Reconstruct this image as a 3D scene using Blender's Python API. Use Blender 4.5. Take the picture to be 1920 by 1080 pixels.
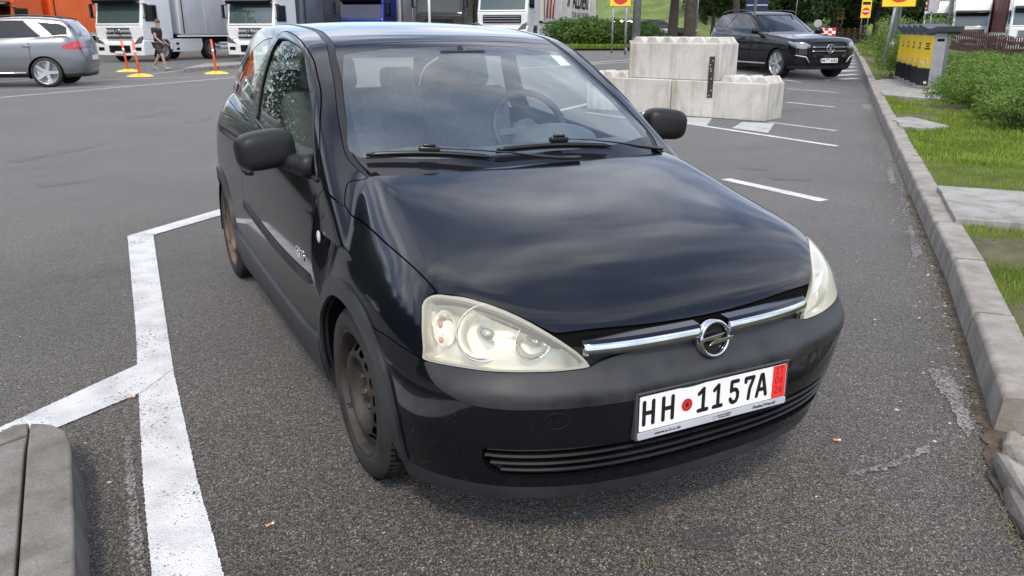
import bpy, bmesh, math, random
import numpy as np
from mathutils import Vector, Matrix
random.seed(7); RNG=np.random.default_rng(7)
for o in list(bpy.data.objects): bpy.data.objects.remove(o)
SC=bpy.context.scene; COL=SC.collection
R=math.radians; PI=math.pi
# ------------------------------------------------------------ camera, sky, sun
cam=bpy.data.cameras.new('camera'); co=bpy.data.objects.new('camera',cam); COL.objects.link(co)
co.location=(-1.4228,-2.3050,1.4024); co.rotation_euler=(R(72.008),0,R(-27.663))
cam.sensor_width=36; cam.lens=1487.3/1920*36; cam.clip_start=.05; cam.clip_end=2000
SC.camera=co; SC.render.resolution_x=1024; SC.render.resolution_y=576
SC.view_settings.view_transform='Standard'; SC.view_settings.look='None'; SC.view_settings.exposure=EXPO if 'EXPO' in globals() else 0.0
SUN_DIR=Vector((-.50,-.85,1.25)).normalized()      # towards the sun
SUN_EL=math.asin(SUN_DIR.z); SUN_AZ=math.atan2(SUN_DIR.x,SUN_DIR.y)
wd=bpy.data.worlds.new('World'); SC.world=wd; wd.use_nodes=True
nt=wd.node_tree; nt.nodes.clear()
def N(nt,t,**k):
    n=nt.nodes.new(t)
    for a,b in k.items():
        if a.startswith('i_'): n.inputs[a[2:].replace('_',' ')].default_value=b
        elif a.startswith('n') and a[1:].isdigit(): n.inputs[int(a[1:])].default_value=b
        else: setattr(n,a,b)
    return n
def L(nt,a,b): nt.links.new(a,b)
def ramp(nt,fac,stops,interp='LINEAR'):
    r=nt.nodes.new('ShaderNodeValToRGB'); r.color_ramp.interpolation=interp
    e=r.color_ramp.elements
    while len(e)>1: e.remove(e[-1])
    e[0].position=stops[0][0]; e[0].color=col(stops[0][1])
    for p,c in stops[1:]:
        q=e.new(p); q.color=col(c)
    L(nt,fac,r.inputs[0]); return r
def col(c):
    if isinstance(c,(int,float)): return (c,c,c,1)
    return tuple(c)+(1,) if len(c)==3 else tuple(c)
out=N(nt,'ShaderNodeOutputWorld'); bg=N(nt,'ShaderNodeBackground'); bg.inputs[1].default_value=0.15
sky=N(nt,'ShaderNodeTexSky',sky_type='NISHITA',sun_disc=False,sun_elevation=SUN_EL,sun_rotation=SUN_AZ,altitude=200,air_density=1.1,dust_density=.7,ozone_density=2.6)
tc=N(nt,'ShaderNodeTexCoord'); sp=N(nt,'ShaderNodeSeparateXYZ'); L(nt,tc.outputs['Generated'],sp.inputs[0])
zz=N(nt,'ShaderNodeMath',operation='MAXIMUM',n1=0.0); L(nt,sp.outputs[2],zz.inputs[0])
za=N(nt,'ShaderNodeMath',operation='ADD',n1=.22); L(nt,zz.outputs[0],za.inputs[0])
dx=N(nt,'ShaderNodeMath',operation='DIVIDE'); L(nt,sp.outputs[0],dx.inputs[0]); L(nt,za.outputs[0],dx.inputs[1])
dy=N(nt,'ShaderNodeMath',operation='DIVIDE'); L(nt,sp.outputs[1],dy.inputs[0]); L(nt,za.outputs[0],dy.inputs[1])
cb=N(nt,'ShaderNodeCombineXYZ'); L(nt,dx.outputs[0],cb.inputs[0]); L(nt,dy.outputs[0],cb.inputs[1])
mp=N(nt,'ShaderNodeMapping'); mp.inputs['Rotation'].default_value=(0,0,.55); mp.inputs['Scale'].default_value=(.75,1.9,1); mp.inputs['Location'].default_value=(0.4,5.2,0); L(nt,cb.outputs[0],mp.inputs[0])
n1=N(nt,'ShaderNodeTexNoise',i_Scale=1.55,i_Detail=9.0,i_Roughness=.58,i_Distortion=.5); L(nt,mp.outputs[0],n1.inputs[0])
cl=ramp(nt,n1.outputs[0],[(.42,.10),(.50,.50),(.58,.82),(.70,1)])
n2=N(nt,'ShaderNodeTexNoise',i_Scale=2.6,i_Detail=6.0,i_Roughness=.55); L(nt,mp.outputs[0],n2.inputs[0])
cc=ramp(nt,n2.outputs[0],[(.3,(2.9,3.1,3.7)),(.5,(4.9,5.0,5.5)),(.7,(8.9,8.8,8.9))])
mx=N(nt,'ShaderNodeMixRGB'); L(nt,cl.outputs[0],mx.inputs[0]); L(nt,sky.outputs[0],mx.inputs[1]); L(nt,cc.outputs[0],mx.inputs[2])
el=ramp(nt,sp.outputs[2],[(0,.50),(.15,.62),(.32,.92),(.55,.92),(.85,.70)]); m2=N(nt,'ShaderNodeMixRGB',blend_type='MULTIPLY',n0=1.0); L(nt,cc.outputs[0],m2.inputs[1]); L(nt,el.outputs[0],m2.inputs[2])
m3=N(nt,'ShaderNodeMixRGB',blend_type='MULTIPLY',n0=1.0); m3.inputs[2].default_value=(1.75,1.75,1.75,1); L(nt,m2.outputs[0],m3.inputs[1]); L(nt,m3.outputs[0],mx.inputs[2])
L(nt,mx.outputs[0],bg.inputs[0]); L(nt,bg.outputs[0],out.inputs[0])
sl=bpy.data.lights.new('sun','SUN'); sl.energy=SUN_E if 'SUN_E' in globals() else 1.6; sl.angle=R(10); sl.color=(1,.87,.71)
so=bpy.data.objects.new('sun',sl); COL.objects.link(so); so.rotation_euler=SUN_DIR.to_track_quat('Z','Y').to_euler(); so.location=(0,0,30)
SC.view_settings.exposure=0.76

# ------------------------------------------------------------ terrain height and photo ray helper
def sst(t): t=np.clip(t,0,1); return t*t*(3-2*t)
def gz(x,y):
    x=np.asarray(x,float); y=np.asarray(y,float)
    dx=x+1.42; dy=y+2.3; d=np.hypot(dx,dy); az=np.degrees(np.arctan2(dx,dy))
    w=sst((az-12)/14)*(1-sst((az-44)/12))
    return .62*sst((d-13)/25)*w
_F=1487.3; _CP=np.array([-1.4228,-2.3050,1.4024])
_M=np.array(Matrix.Rotation(R(-27.663),3,'Z')@Matrix.Rotation(R(72.008),3,'X'))
def pray(u,v): return _M@np.array([(u-960)/_F,(540-v)/_F,-1.])
def gp(u,v,z=0.0):
    "ground point seen at photo pixel"
    d=pray(u,v); h=z
    for _ in range(25):
        t=(h-_CP[2])/d[2]; p=_CP+d*t; h=.5*h+.5*(float(gz(p[0],p[1]))+z)
    return Vector((p[0],p[1],h))
def dp(u,dist,v=57):
    "ground point in the direction of pixel column u at a horizontal distance"
    d=pray(u,v); d=d/np.hypot(d[0],d[1]); p=_CP+d*dist
    return Vector((p[0],p[1],float(gz(p[0],p[1]))))

# ------------------------------------------------------------ materials
MATS={}
def pr(name,color,rough=.5,metal=0,spec=.5,coat=0,coatr=.05,trans=0,emit=None,ior=None):
    m=bpy.data.materials.new(name); m.use_nodes=True; b=m.node_tree.nodes['Principled BSDF']
    b.inputs['Base Color'].default_value=col(color); b.inputs['Roughness'].default_value=rough; b.inputs['Metallic'].default_value=metal
    b.inputs['Specular IOR Level'].default_value=spec; b.inputs['Coat Weight'].default_value=coat; b.inputs['Coat Roughness'].default_value=coatr
    b.inputs['Transmission Weight'].default_value=trans
    if ior: b.inputs['IOR'].default_value=ior
    if emit: b.inputs['Emission Color'].default_value=col(emit); b.inputs['Emission Strength'].default_value=1
    MATS[name]=m; return m
def bs(m): return m.node_tree.nodes['Principled BSDF']
def noisy(name,c1,c2,scale=8,rough=(.6,.8),bump=.0,bscale=40,detail=6,metal=0,spec=.5,coat=0,stops=(.35,.65),bdist=.01,coatr=.05):
    "procedural two-tone material with noise roughness and bump, object coordinates"
    m=pr(name,c1,rough[0],metal,spec,coat,coatr); t=m.node_tree; b=bs(m)
    tc=N(t,'ShaderNodeTexCoord'); n=N(t,'ShaderNodeTexNoise',i_Scale=scale,i_Detail=float(detail),i_Roughness=.6); L(t,tc.outputs['Object'],n.inputs[0])
    r=ramp(t,n.outputs[0],[(stops[0],c1),(stops[1],c2)]); L(t,r.outputs[0],b.inputs['Base Color'])
    rr=ramp(t,n.outputs[0],[(stops[0],rough[0]),(stops[1],rough[1])]); L(t,rr.outputs[0],b.inputs['Roughness'])
    if bump:
        n2=N(t,'ShaderNodeTexNoise',i_Scale=bscale,i_Detail=4.0); L(t,tc.outputs['Object'],n2.inputs[0])
        bp=N(t,'ShaderNodeBump',i_Strength=bump,i_Distance=bdist); L(t,n2.outputs[0],bp.inputs['Height']); L(t,bp.outputs[0],b.inputs['Normal'])
    return m
# ------------------------------------------------------------ object bookkeeping
def tag(o,label=None,cat=None,group=None,kind=None):
    if label: o['label']=label
    if cat: o['category']=cat
    if group: o['group']=group
    if kind: o['kind']=kind
    return o
def empty(name,loc=(0,0,0),rz=0):
    o=bpy.data.objects.new(name,None); COL.objects.link(o); o.location=loc; o.rotation_euler=(0,0,rz); o.empty_display_size=.2; return o
def thing(name,label,cat,loc=(0,0,0),rz=0,group=None): return tag(empty(name,loc,rz),label,cat,group)
def copy_tree(o,parent=None):
    c=o.copy(); COL.objects.link(c)
    if parent: c.parent=parent
    for ch in o.children: copy_tree(ch,c)
    return c
class MB:
    "collects primitives into one mesh"
    def __init__(s): s.bm=bmesh.new(); s.mats=[]
    def _m(s,m):
        if m is None: return 0
        if m not in s.mats: s.mats.append(m)
        return s.mats.index(m)
    def poly(s,pts,m=None,smooth=False):
        f=s.bm.faces.new([s.bm.verts.new(p) for p in pts]); f.material_index=s._m(m); f.smooth=smooth; return f
    def box(s,c,d,m=None,rot=None,bev=0,seg=2):
        M=Matrix.Translation(c)@(rot.to_4x4() if rot is not None else Matrix.Identity(4))@Matrix.Diagonal((d[0],d[1],d[2],1))
        r=bmesh.ops.create_cube(s.bm,size=1,matrix=M); s._fin(r['verts'],m,False,bev,seg)
    def _fin(s,vs,m,smooth,bev=0,seg=2):
        k=s._m(m); fs={f for v in vs for f in v.link_faces}
        for f in fs: f.material_index=k; f.smooth=smooth
        if bev:
            es=list({e for v in vs for e in v.link_edges})
            r=bmesh.ops.bevel(s.bm,geom=es,offset=bev,segments=seg,affect='EDGES',profile=.5)
            for f in r['faces']: f.material_index=k; f.smooth=True
    def prism(s,pts,axis,a0,a1,m=None,bev=0,smooth=False,M=None,seg=2):
        "2D outline extruded along axis (0,1,2) between a0,a1; outline coords are the two other axes in order"
        def mk(p,a):
            q=[p[0],p[1]]; q.insert(axis,a); v=Vector(q); return M@v if M is not None else v
        A=[s.bm.verts.new(mk(p,a0)) for p in pts]; B=[s.bm.verts.new(mk(p,a1)) for p in pts]
        n=len(pts); fs=[s.bm.faces.new(A[::-1]),s.bm.faces.new(B)]
        for i in range(n): f=s.bm.faces.new((A[i],A[(i+1)%n],B[(i+1)%n],B[i])); f.smooth=smooth; fs.append(f)
        k=s._m(m)
        for f in fs: f.material_index=k
        bmesh.ops.recalc_face_normals(s.bm,faces=fs)
        if bev:
            es=list({e for f in fs for e in f.edges})
            r=bmesh.ops.bevel(s.bm,geom=es,offset=bev,segments=seg,affect='EDGES',profile=.5)
            for f in r['faces']: f.material_index=k; f.smooth=True
    def cyl(s,p0,p1,r0,r1=None,n=16,m=None,caps=True,smooth=True):
        p0=Vector(p0); p1=Vector(p1); r1=r0 if r1 is None else r1; d=p1-p0; q=d.to_track_quat('Z','Y').to_matrix()
        A=[];B=[]
        for i in range(n):
            a=2*PI*i/n; v=q@Vector((math.cos(a),math.sin(a),0)); A.append(s.bm.verts.new(p0+v*r0)); B.append(s.bm.verts.new(p1+v*r1))
        k=s._m(m)
        for i in range(n): f=s.bm.faces.new((A[i],A[(i+1)%n],B[(i+1)%n],B[i])); f.smooth=smooth; f.material_index=k
        if caps:
            for C in (A[::-1],B): f=s.bm.faces.new(C); f.material_index=k
    def tube(s,pts,r,n=8,m=None,closed=False,caps=True,flat=1.0):
        pts=[Vector(p) for p in pts]; rs=r if hasattr(r,'__len__') else [r]*len(pts); k=s._m(m); rings=[]; N_=len(pts); up=None
        for i,p in enumerate(pts):
            a=pts[(i-1)%N_] if (i>0 or closed) else p; b=pts[(i+1)%N_] if (i<N_-1 or closed) else p
            t=(b-a).normalized()
            if up is None: up=Vector((0,0,1)) if abs(t.z)<.9 else Vector((1,0,0))
            x=t.cross(up).normalized(); up=x.cross(t).normalized()
            rings.append([s.bm.verts.new(p+(x*math.cos(2*PI*j/n)+up*math.sin(2*PI*j/n)*flat)*rs[i]) for j in range(n)])
        for i in range(N_ if closed else N_-1):
            A=rings[i];B=rings[(i+1)%N_]
            for j in range(n): f=s.bm.faces.new((A[j],A[(j+1)%n],B[(j+1)%n],B[j])); f.smooth=True; f.material_index=k
        if caps and not closed:
            for C in (rings[0][::-1],rings[-1]): f=s.bm.faces.new(C); f.material_index=k
    def lathe(s,prof,M=None,n=32,m=None,smooth=True,mats=None):
        "profile of (r,h) spun about local z"
        M=M or Matrix.Identity(4); k=s._m(m); rings=[]
        for r,h in prof:
            rings.append([s.bm.verts.new(M@Vector((r*math.cos(2*PI*j/n),r*math.sin(2*PI*j/n),h))) for j in range(n)] if r>1e-6 else [s.bm.verts.new(M@Vector((0,0,h)))])
        for i in range(len(rings)-1):
            A,B=rings[i],rings[i+1]; kk=s._m(mats[i]) if mats else k
            for j in range(n):
                j2=(j+1)%n
                if len(A)==1: vs=(A[0],B[j2],B[j])
                elif len(B)==1: vs=(A[j],A[j2],B[0])
                else: vs=(A[j],A[j2],B[j2],B[j])
                f=s.bm.faces.new(vs); f.smooth=smooth; f.material_index=kk
    def ell(s,c,d,m=None,rot=None,u=20,v=12,e=1.0):
        M=Matrix.Translation(c)@(rot.to_4x4() if rot is not None else Matrix.Identity(4))
        r=bmesh.ops.create_uvsphere(s.bm,u_segments=u,v_segments=v,radius=1)
        for w in r['verts']:
            q=w.co.copy()
            if e!=1.0:
                q=Vector([math.copysign(abs(t)**e,t) for t in q])
            w.co=M@Vector((q.x*d[0],q.y*d[1],q.z*d[2]))
        s._fin(r['verts'],m,True)
    def build(s,name,mat=None,parent=None,loc=None,rot=None,recalc=False):
        if recalc: bmesh.ops.recalc_face_normals(s.bm,faces=s.bm.faces[:])
        me=bpy.data.meshes.new(name); s.bm.to_mesh(me); s.bm.free()
        if s.mats:
            for m in s.mats: me.materials.append(m)
        elif mat: me.materials.append(mat)
        o=bpy.data.objects.new(name,me); COL.objects.link(o)
        if parent: o.parent=parent
        if loc is not None: o.location=loc
        if rot is not None: o.rotation_euler=rot
        return o
def rawmesh(name,verts,faces,mat,parent=None,smooth=True,loops_normals=None):
    me=bpy.data.meshes.new(name); me.from_pydata([tuple(v) for v in verts],[],[tuple(int(i) for i in f) for f in faces]); 
    if mat:
        for m in (mat if isinstance(mat,list) else [mat]): me.materials.append(m)
    me.polygons.foreach_set('use_smooth',[smooth]*len(me.polygons))
    if loops_normals is not None: me.normals_split_custom_set([tuple(n) for n in loops_normals])
    me.update()
    o=bpy.data.objects.new(name,me); COL.objects.link(o)
    if parent: o.parent=parent
    return o
def spl(pts,n=8,closed=False):
    "Catmull-Rom through points"
    P=np.array(pts,float); out=[]; N_=len(P)
    rng=range(N_) if closed else range(N_-1)
    for i in rng:
        p1,p2=P[i],P[(i+1)%N_]
        p0=P[(i-1)%N_] if (closed or i>0) else 2*p1-p2
        p3=P[(i+2)%N_] if (closed or i+2<N_) else 2*p2-p1
        for k in range(n):
            t=k/n; out.append(.5*((2*p1)+(-p0+p2)*t+(2*p0-5*p1+4*p2-p3)*t*t+(-p0+3*p1-3*p2+p3)*t**3))
    if not closed: out.append(P[-1])
    return np.array(out)
def text_mesh(txt,size,mat,parent,M,name='lettering',ext=.0005,align='CENTER',shear=0,bold=0,sx=1.0):
    c=bpy.data.curves.new(name,'FONT'); c.body=txt; c.size=size; c.extrude=ext; c.align_x=align; c.align_y='CENTER'; c.shear=shear; c.offset=bold; c.resolution_u=3
    t=bpy.data.objects.new(name,c); COL.objects.link(t); bpy.context.view_layer.update()
    me=bpy.data.meshes.new_from_object(t.evaluated_get(bpy.context.evaluated_depsgraph_get())); bpy.data.objects.remove(t)
    me.name=name; me.materials.clear(); me.materials.append(mat); o=bpy.data.objects.new(name,me); COL.objects.link(o); me.transform(Matrix.Diagonal((sx,1,1,1))); me.transform(M)
    if parent: o.parent=parent
    return o
def frame(origin,xdir,ydir):
    x=Vector(xdir).normalized(); y=Vector(ydir); z=x.cross(y).normalized(); y=z.cross(x)
    m=Matrix((x,y,z)).transposed().to_4x4(); m.translation=Vector(origin); return m
# ------------------------------------------------------------ smooth surface fields and panel cutter
def cr(xs,ys,x):
    """monotone-ish cubic (natural spline) interpolation, clamped ends linear"""
    xs=np.asarray(xs,float);ys=np.asarray(ys,float);n=len(xs);h=np.diff(xs)
    A=np.eye(n);b=np.zeros(n)
    for i in range(1,n-1):
        A[i,i-1]=h[i-1];A[i,i]=2*(h[i-1]+h[i]);A[i,i+1]=h[i];b[i]=6*((ys[i+1]-ys[i])/h[i]-(ys[i]-ys[i-1])/h[i-1])
    m=np.linalg.solve(A,b)
    x=np.asarray(x,float);xc=np.clip(x,xs[0],xs[-1])
    k=np.clip(np.searchsorted(xs,xc)-1,0,n-2);H=h[k];a=(xs[k+1]-xc)/H;c=(xc-xs[k])/H
    v=a*ys[k]+c*ys[k+1]+((a**3-a)*m[k]+(c**3-c)*m[k+1])*H*H/6
    s0=(ys[1]-ys[0])/h[0]-h[0]*m[1]/6;s1=(ys[-1]-ys[-2])/h[-1]+h[-1]*m[-2]/6
    return v+np.where(x<xs[0],(x-xs[0])*s0,0)+np.where(x>xs[-1],(x-xs[-1])*s1,0)
def smax(a,b,k):
    h=np.maximum(k-np.abs(a-b),0)/k
    return np.maximum(a,b)+h*h*h*k/6
def smin(a,b,k): return -smax(-a,-b,k)
YC=-.15;YR=2.35
def H(y): return cr([-.8,-.46,0,.35,1.0,1.7,2.4,3.1],[.72,.775,.845,.895,.945,.985,1.03,1.06],y)
def yf(z): return cr([.1,.20,.30,.42,.50,.535,.56,.60,.66,.75,.9],[-.745,-.775,-.790,-.803,-.806,-.799,-.775,-.755,-.742,-.70,-.60],z)
def A0(y,z):
    base=cr([.1,.2,.28,.36,.5,.65,.8],[.735,.772,.793,.803,.807,.807,.80],np.clip(z,.1,.8))
    D=cr([-.6,0,.35,.8,2,3.1],[.10,.10,.085,.06,.07,.10],y)
    h=H(y);t=np.clip((z-(h-.27))/.27,0,1.6)
    return base-D*t**2.3
def Flow(x,y,z):
    ax=np.abs(x);a=A0(y,z)
    # front plan superellipse
    p=cr([.1,.25,.45,.58,.75],[2.45,2.6,2.95,3.1,2.9],z)
    b=YC-yf(z);t=np.clip((YC-y)/b,0,3)
    rf=((ax/a)**p+t**p)**(1/p)
    p2=3.0
    yr=cr([.1,.3,.6,.9,1.0,1.1],[2.95,3.0,3.03,3.0,2.98,2.93],z)
    t2=np.clip((y-YR)/(yr-YR),0,3)
    rr=((ax/a)**p2+t2**p2)**(1/p2)
    r=np.where(y<YC,rf,np.where(y>YR,rr,ax/a))
    wall=(r-1)*np.where(y<YC,np.where(ax/a>t,a,b),a)
    wall=(r-1)*.75
    # top
    gc=cr([-.80,-.735,-.6,-.4,-.2,0,.15,.35,.5],[.60,.655,.733,.812,.870,.920,.9525,.985,1.0],y)
    side=cr([-.8,-.463,-.3,-.1,.1,.3,.5],[.60,.755,.80,.852,.905,.945,.965],y) # base value at x=.68
    u=ax/.68
    G=gc+(side-gc)*(.35*u**2+.65*u**4)
    amp=cr([-.8,-.46,-.13,.1,.3,.5],[.0,.004,.035,.065,.10,.12],y)
    G=G-amp*np.clip((ax-.58)/.12,0,3)**2.2
    G=G-(.10*np.clip((-.60-y)/.15,0,2)**2)*sst((ax-.3)/.2)*0
    G=np.where(y>.35,np.minimum(G,10),G)
    belt=H(y)+.02
    k=sst((y-.25)/.25)
    G=G*(1-k)+belt*k
    topd=(z-G)*.9
    f=smax(wall,topd,.07)
    return smax(f,(.12-z),.03)
def roofz(x,y):
    c=cr([.7,.93,1.1,1.3,1.5,1.75,2.0,2.3,2.6,2.85,3.1],[1.30,1.366,1.396,1.421,1.436,1.445,1.446,1.438,1.414,1.375,1.31],y)
    u=np.abs(x)/.55
    return c-.018*u**2-.006*u**4
def gx(y,z):
    b=cr([.8,.9,1.0,1.1,1.2,1.3,1.4,1.5],[.765,.75,.730,.705,.674,.638,.598,.555],z)
    tap=cr([.3,1.0,1.6,2.2,3.0],[.0,.0,-.004,-.024,-.10],y)
    return b+tap-.028*sst((y-1.7)/1.2)*np.clip((z-1.1)/.3,0,1)
def ywn(x,z): # windshield plane y at x,z
    c=cr([.85,.94,1.06,1.2,1.358,1.45],[.055,.195,.385,.625,.925,1.11],z)
    return c+.26*np.abs(x)**2+.10*np.abs(x)**4
def Fgreen(x,y,z):
    side=np.abs(x)-gx(y,z)
    ws=(ywn(x,z)-y)*.5
    f=smax(side,ws,.06)
    rear=(y-cr([.8,1.0,1.2,1.3,1.42],[3.02,2.98,2.86,2.76,2.62],z)+.10*x**2)*.8
    f=smax(f,rear,.12)
    return np.maximum(smax(f,(z-roofz(x,y))*.95,.055),.74-z)
def F(x,y,z):
    return smin(Flow(x,y,z),Fgreen(x,y,z),.006+.029*sst((np.abs(x)-.60)/.06))
def grads(F,P):
    e=.002; g=np.stack([F(*(P+np.eye(3)[i]*e).T)-F(*(P-np.eye(3)[i]*e).T) for i in range(3)],-1)
    return g/np.maximum(np.linalg.norm(g,axis=1,keepdims=True),1e-9)
def rootray(F,O,D,rmax):
    r=np.full(len(O),rmax); lo=np.zeros(len(O)); prev=r.copy(); done=np.zeros(len(O),bool)
    for _ in range(60):
        f=F(*(O+D*r[:,None]).T); ins=f<0; done|=ins
        step=np.clip(f*.7,.006,.25); prev=np.where(done,prev,r); r=np.where(done,r,r-step)
        if (done|(r<0)).all(): break
    ok=done&(r>0); a=r.copy(); b=prev.copy()
    for _ in range(18):
        m=(a+b)/2; f=F(*(O+D*m[:,None]).T); a=np.where(f<0,m,a); b=np.where(f<0,b,m)
    return a,ok
class Patch:
    def __init__(s,F,O,D,shape,chart,rmax):
        r,ok=rootray(F,O,D,rmax); s.P=O+D*r[:,None]; s.N=grads(F,s.P); s.chart=chart
        nr,nc=shape; idx=np.arange(nr*nc).reshape(shape)
        q=np.stack([idx[:-1,:-1],idx[1:,:-1],idx[1:,1:],idx[:-1,1:]],-1).reshape(-1,4)
        okq=ok[q].all(1)
        dm=np.max([np.linalg.norm(s.P[q[:,0]]-s.P[q[:,2]],axis=1),np.linalg.norm(s.P[q[:,1]]-s.P[q[:,3]],axis=1)],0)
        q=q[okq&(dm<.16)]
        c=s.P[q]; fn=np.cross(c[:,2]-c[:,0],c[:,3]-c[:,1]); al=(fn*s.N[q[:,0]]).sum(1)
        q=np.where((al<0)[:,None],q[:,::-1],q); s.F=q; s.C=chart(s.P)
YC0,YR0=-.15,2.35
def mk_charts(YC,YR,zc):
    def cw(P):
        P=np.atleast_2d(P); ax=np.abs(P[:,0]); y=P[:,1]
        s=np.where(y<YC,.7*np.arctan2(ax,YC-y),np.where(y>YR,.7*PI/2+(YR-YC)+.7*np.arctan2(y-YR,ax),.7*PI/2+(y-YC)))
        return np.stack([s,P[:,2]],-1)
    def cf(P):
        P=np.atleast_2d(P); return np.stack([.7*np.arctan2(P[:,2]-zc,np.abs(P[:,0])),P[:,1]],-1)
    def ch(P):
        P=np.atleast_2d(P); return np.stack([np.abs(P[:,0]),P[:,1]],-1)
    return cw,cf,ch
def wall_patch(F,YC,YR,cw,z0,z1,ds,dz,rmax=1.4):
    zs=np.linspace(z0,z1,int((z1-z0)/dz)+1); cols=[]
    nf=int(1.25/ds)
    for a in np.linspace(0,PI/2,nf,endpoint=False): cols.append((YC,math.sin(a),-math.cos(a)))
    for y in np.linspace(YC,YR,int((YR-YC)/ds)+1): cols.append((y,1,0))
    for a in np.linspace(0,PI/2,int(.8/ds)+2)[1:]: cols.append((YR,math.cos(a),math.sin(a)))
    O=[];D=[]
    for y,dx,dy in cols:
        for z in zs: O.append((0,y,z)); D.append((dx,dy,0))
    return Patch(F,np.array(O,float),np.array(D,float),(len(cols),len(zs)),cw,rmax)
def fan_patch(F,y0,y1,zc,cf,ds,da,a0=4):
    ys=np.linspace(y0,y1,int((y1-y0)/ds)+1); As=np.linspace(R(a0),PI/2,int((90-a0)/da)+1)
    O=[];D=[]
    for y in ys:
        for a in As: O.append((0,y,zc)); D.append((math.cos(a),0,math.sin(a)))
    return Patch(F,np.array(O,float),np.array(D,float),(len(ys),len(As)),cf,1.5)
def hood_patch(F,x1,y0,y1,ch,ds,ztop=1.3):
    xs=np.linspace(0,x1,int(x1/ds)+1); ys=np.linspace(y0,y1,int((y1-y0)/ds)+1)
    O=[];D=[]
    for y in ys:
        for x in xs: O.append((x,y,0)); D.append((0,0,1))
    return Patch(F,np.array(O,float),np.array(D,float),(len(ys),len(xs)),ch,ztop)
def psdf(Q,poly):
    "signed distance to closed polygon, negative inside"
    poly=np.asarray(poly,float); A=poly; B=np.roll(poly,-1,0); out=np.full(len(Q),1e9); ins=np.zeros(len(Q),bool)
    lo=poly.min(0)-.05; hi=poly.max(0)+.05; sel=np.where(((Q>lo)&(Q<hi)).all(1))[0]
    res=np.full(len(Q),.05)
    for c in range(0,len(sel),20000):
        ii=sel[c:c+20000]; q=Q[ii]; d2=np.full(len(q),1e9); inn=np.zeros(len(q),bool)
        for a,b in zip(A,B):
            ab=b-a; l=ab@ab
            if l<1e-14: continue
            t=np.clip(((q-a)@ab)/l,0,1); e=q-a-t[:,None]*ab; d2=np.minimum(d2,(e*e).sum(1))
            if a[1]!=b[1]:
                cnd=(a[1]>q[:,1])!=(b[1]>q[:,1]); xx=(b[0]-a[0])*(q[:,1]-a[1])/(b[1]-a[1])+a[0]; inn^=cnd&(q[:,0]<xx)
        res[ii]=np.sqrt(d2)*np.where(inn,-1,1)
    return res
def clip(P,Nn,C,faces,d):
    "keep d<0"
    keep=[];P2=[];N2=[];C2=[];cache={};base=len(P);new=[]
    for f in faces:
        df=[d[i] for i in f]
        if max(df)<0: keep.append(tuple(f)); continue
        if min(df)>=0: continue
        o=[];n=len(f)
        for k in range(n):
            i,j=f[k],f[(k+1)%n]; di,dj=df[k],df[(k+1)%n]
            if di<0: o.append(i)
            if (di<0)!=(dj<0):
                key=(i,j) if i<j else (j,i)
                if key not in cache:
                    t=di/(di-dj); t=min(max(t,.0),1.)
                    cache[key]=base+len(P2); P2.append(P[i]*(1-t)+P[j]*t); nn=Nn[i]*(1-t)+Nn[j]*t; N2.append(nn/np.linalg.norm(nn)); C2.append(C[i]*(1-t)+C[j]*t)
                o.append(cache[key])
        if len(o)>=3: keep.append(tuple(o))
    if P2: P=np.vstack([P,P2]); Nn=np.vstack([Nn,N2]); C=np.vstack([C,C2])
    # compact
    u=sorted({i for f in keep for i in f}); m={k:i for i,k in enumerate(u)}
    return P[u],Nn[u],C[u],[tuple(m[i] for i in f) for f in keep]
def cutpiece(patch,ops):
    P,Nn,C,Fc=patch.P,patch.N,patch.C,[tuple(f) for f in patch.F]
    first=True
    for op in ops:
        kind,arg,sign,grow=op
        d=(psdf(C,arg)-grow)*1.0 if kind=='poly' else arg(P)-grow
        if sign<0: d=-d if kind!='poly' else -(psdf(C,arg)-grow)
        if first:
            fa=np.array(Fc,dtype=int) if len(Fc) else np.zeros((0,4),int)
            mn=d[fa].min(1); Fc=[Fc[i] for i in np.where(mn<0)[0]]; first=False
        P,Nn,C,Fc=clip(P,Nn,C,Fc,d)
        if not Fc: break
    return P,Nn,Fc
def IN(poly,g=0): return ('poly',poly,1,g)
def OUT(poly,g=0): return ('poly',poly,-1,g)
def FN(fn): return ('fn',fn,1,0)
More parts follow.
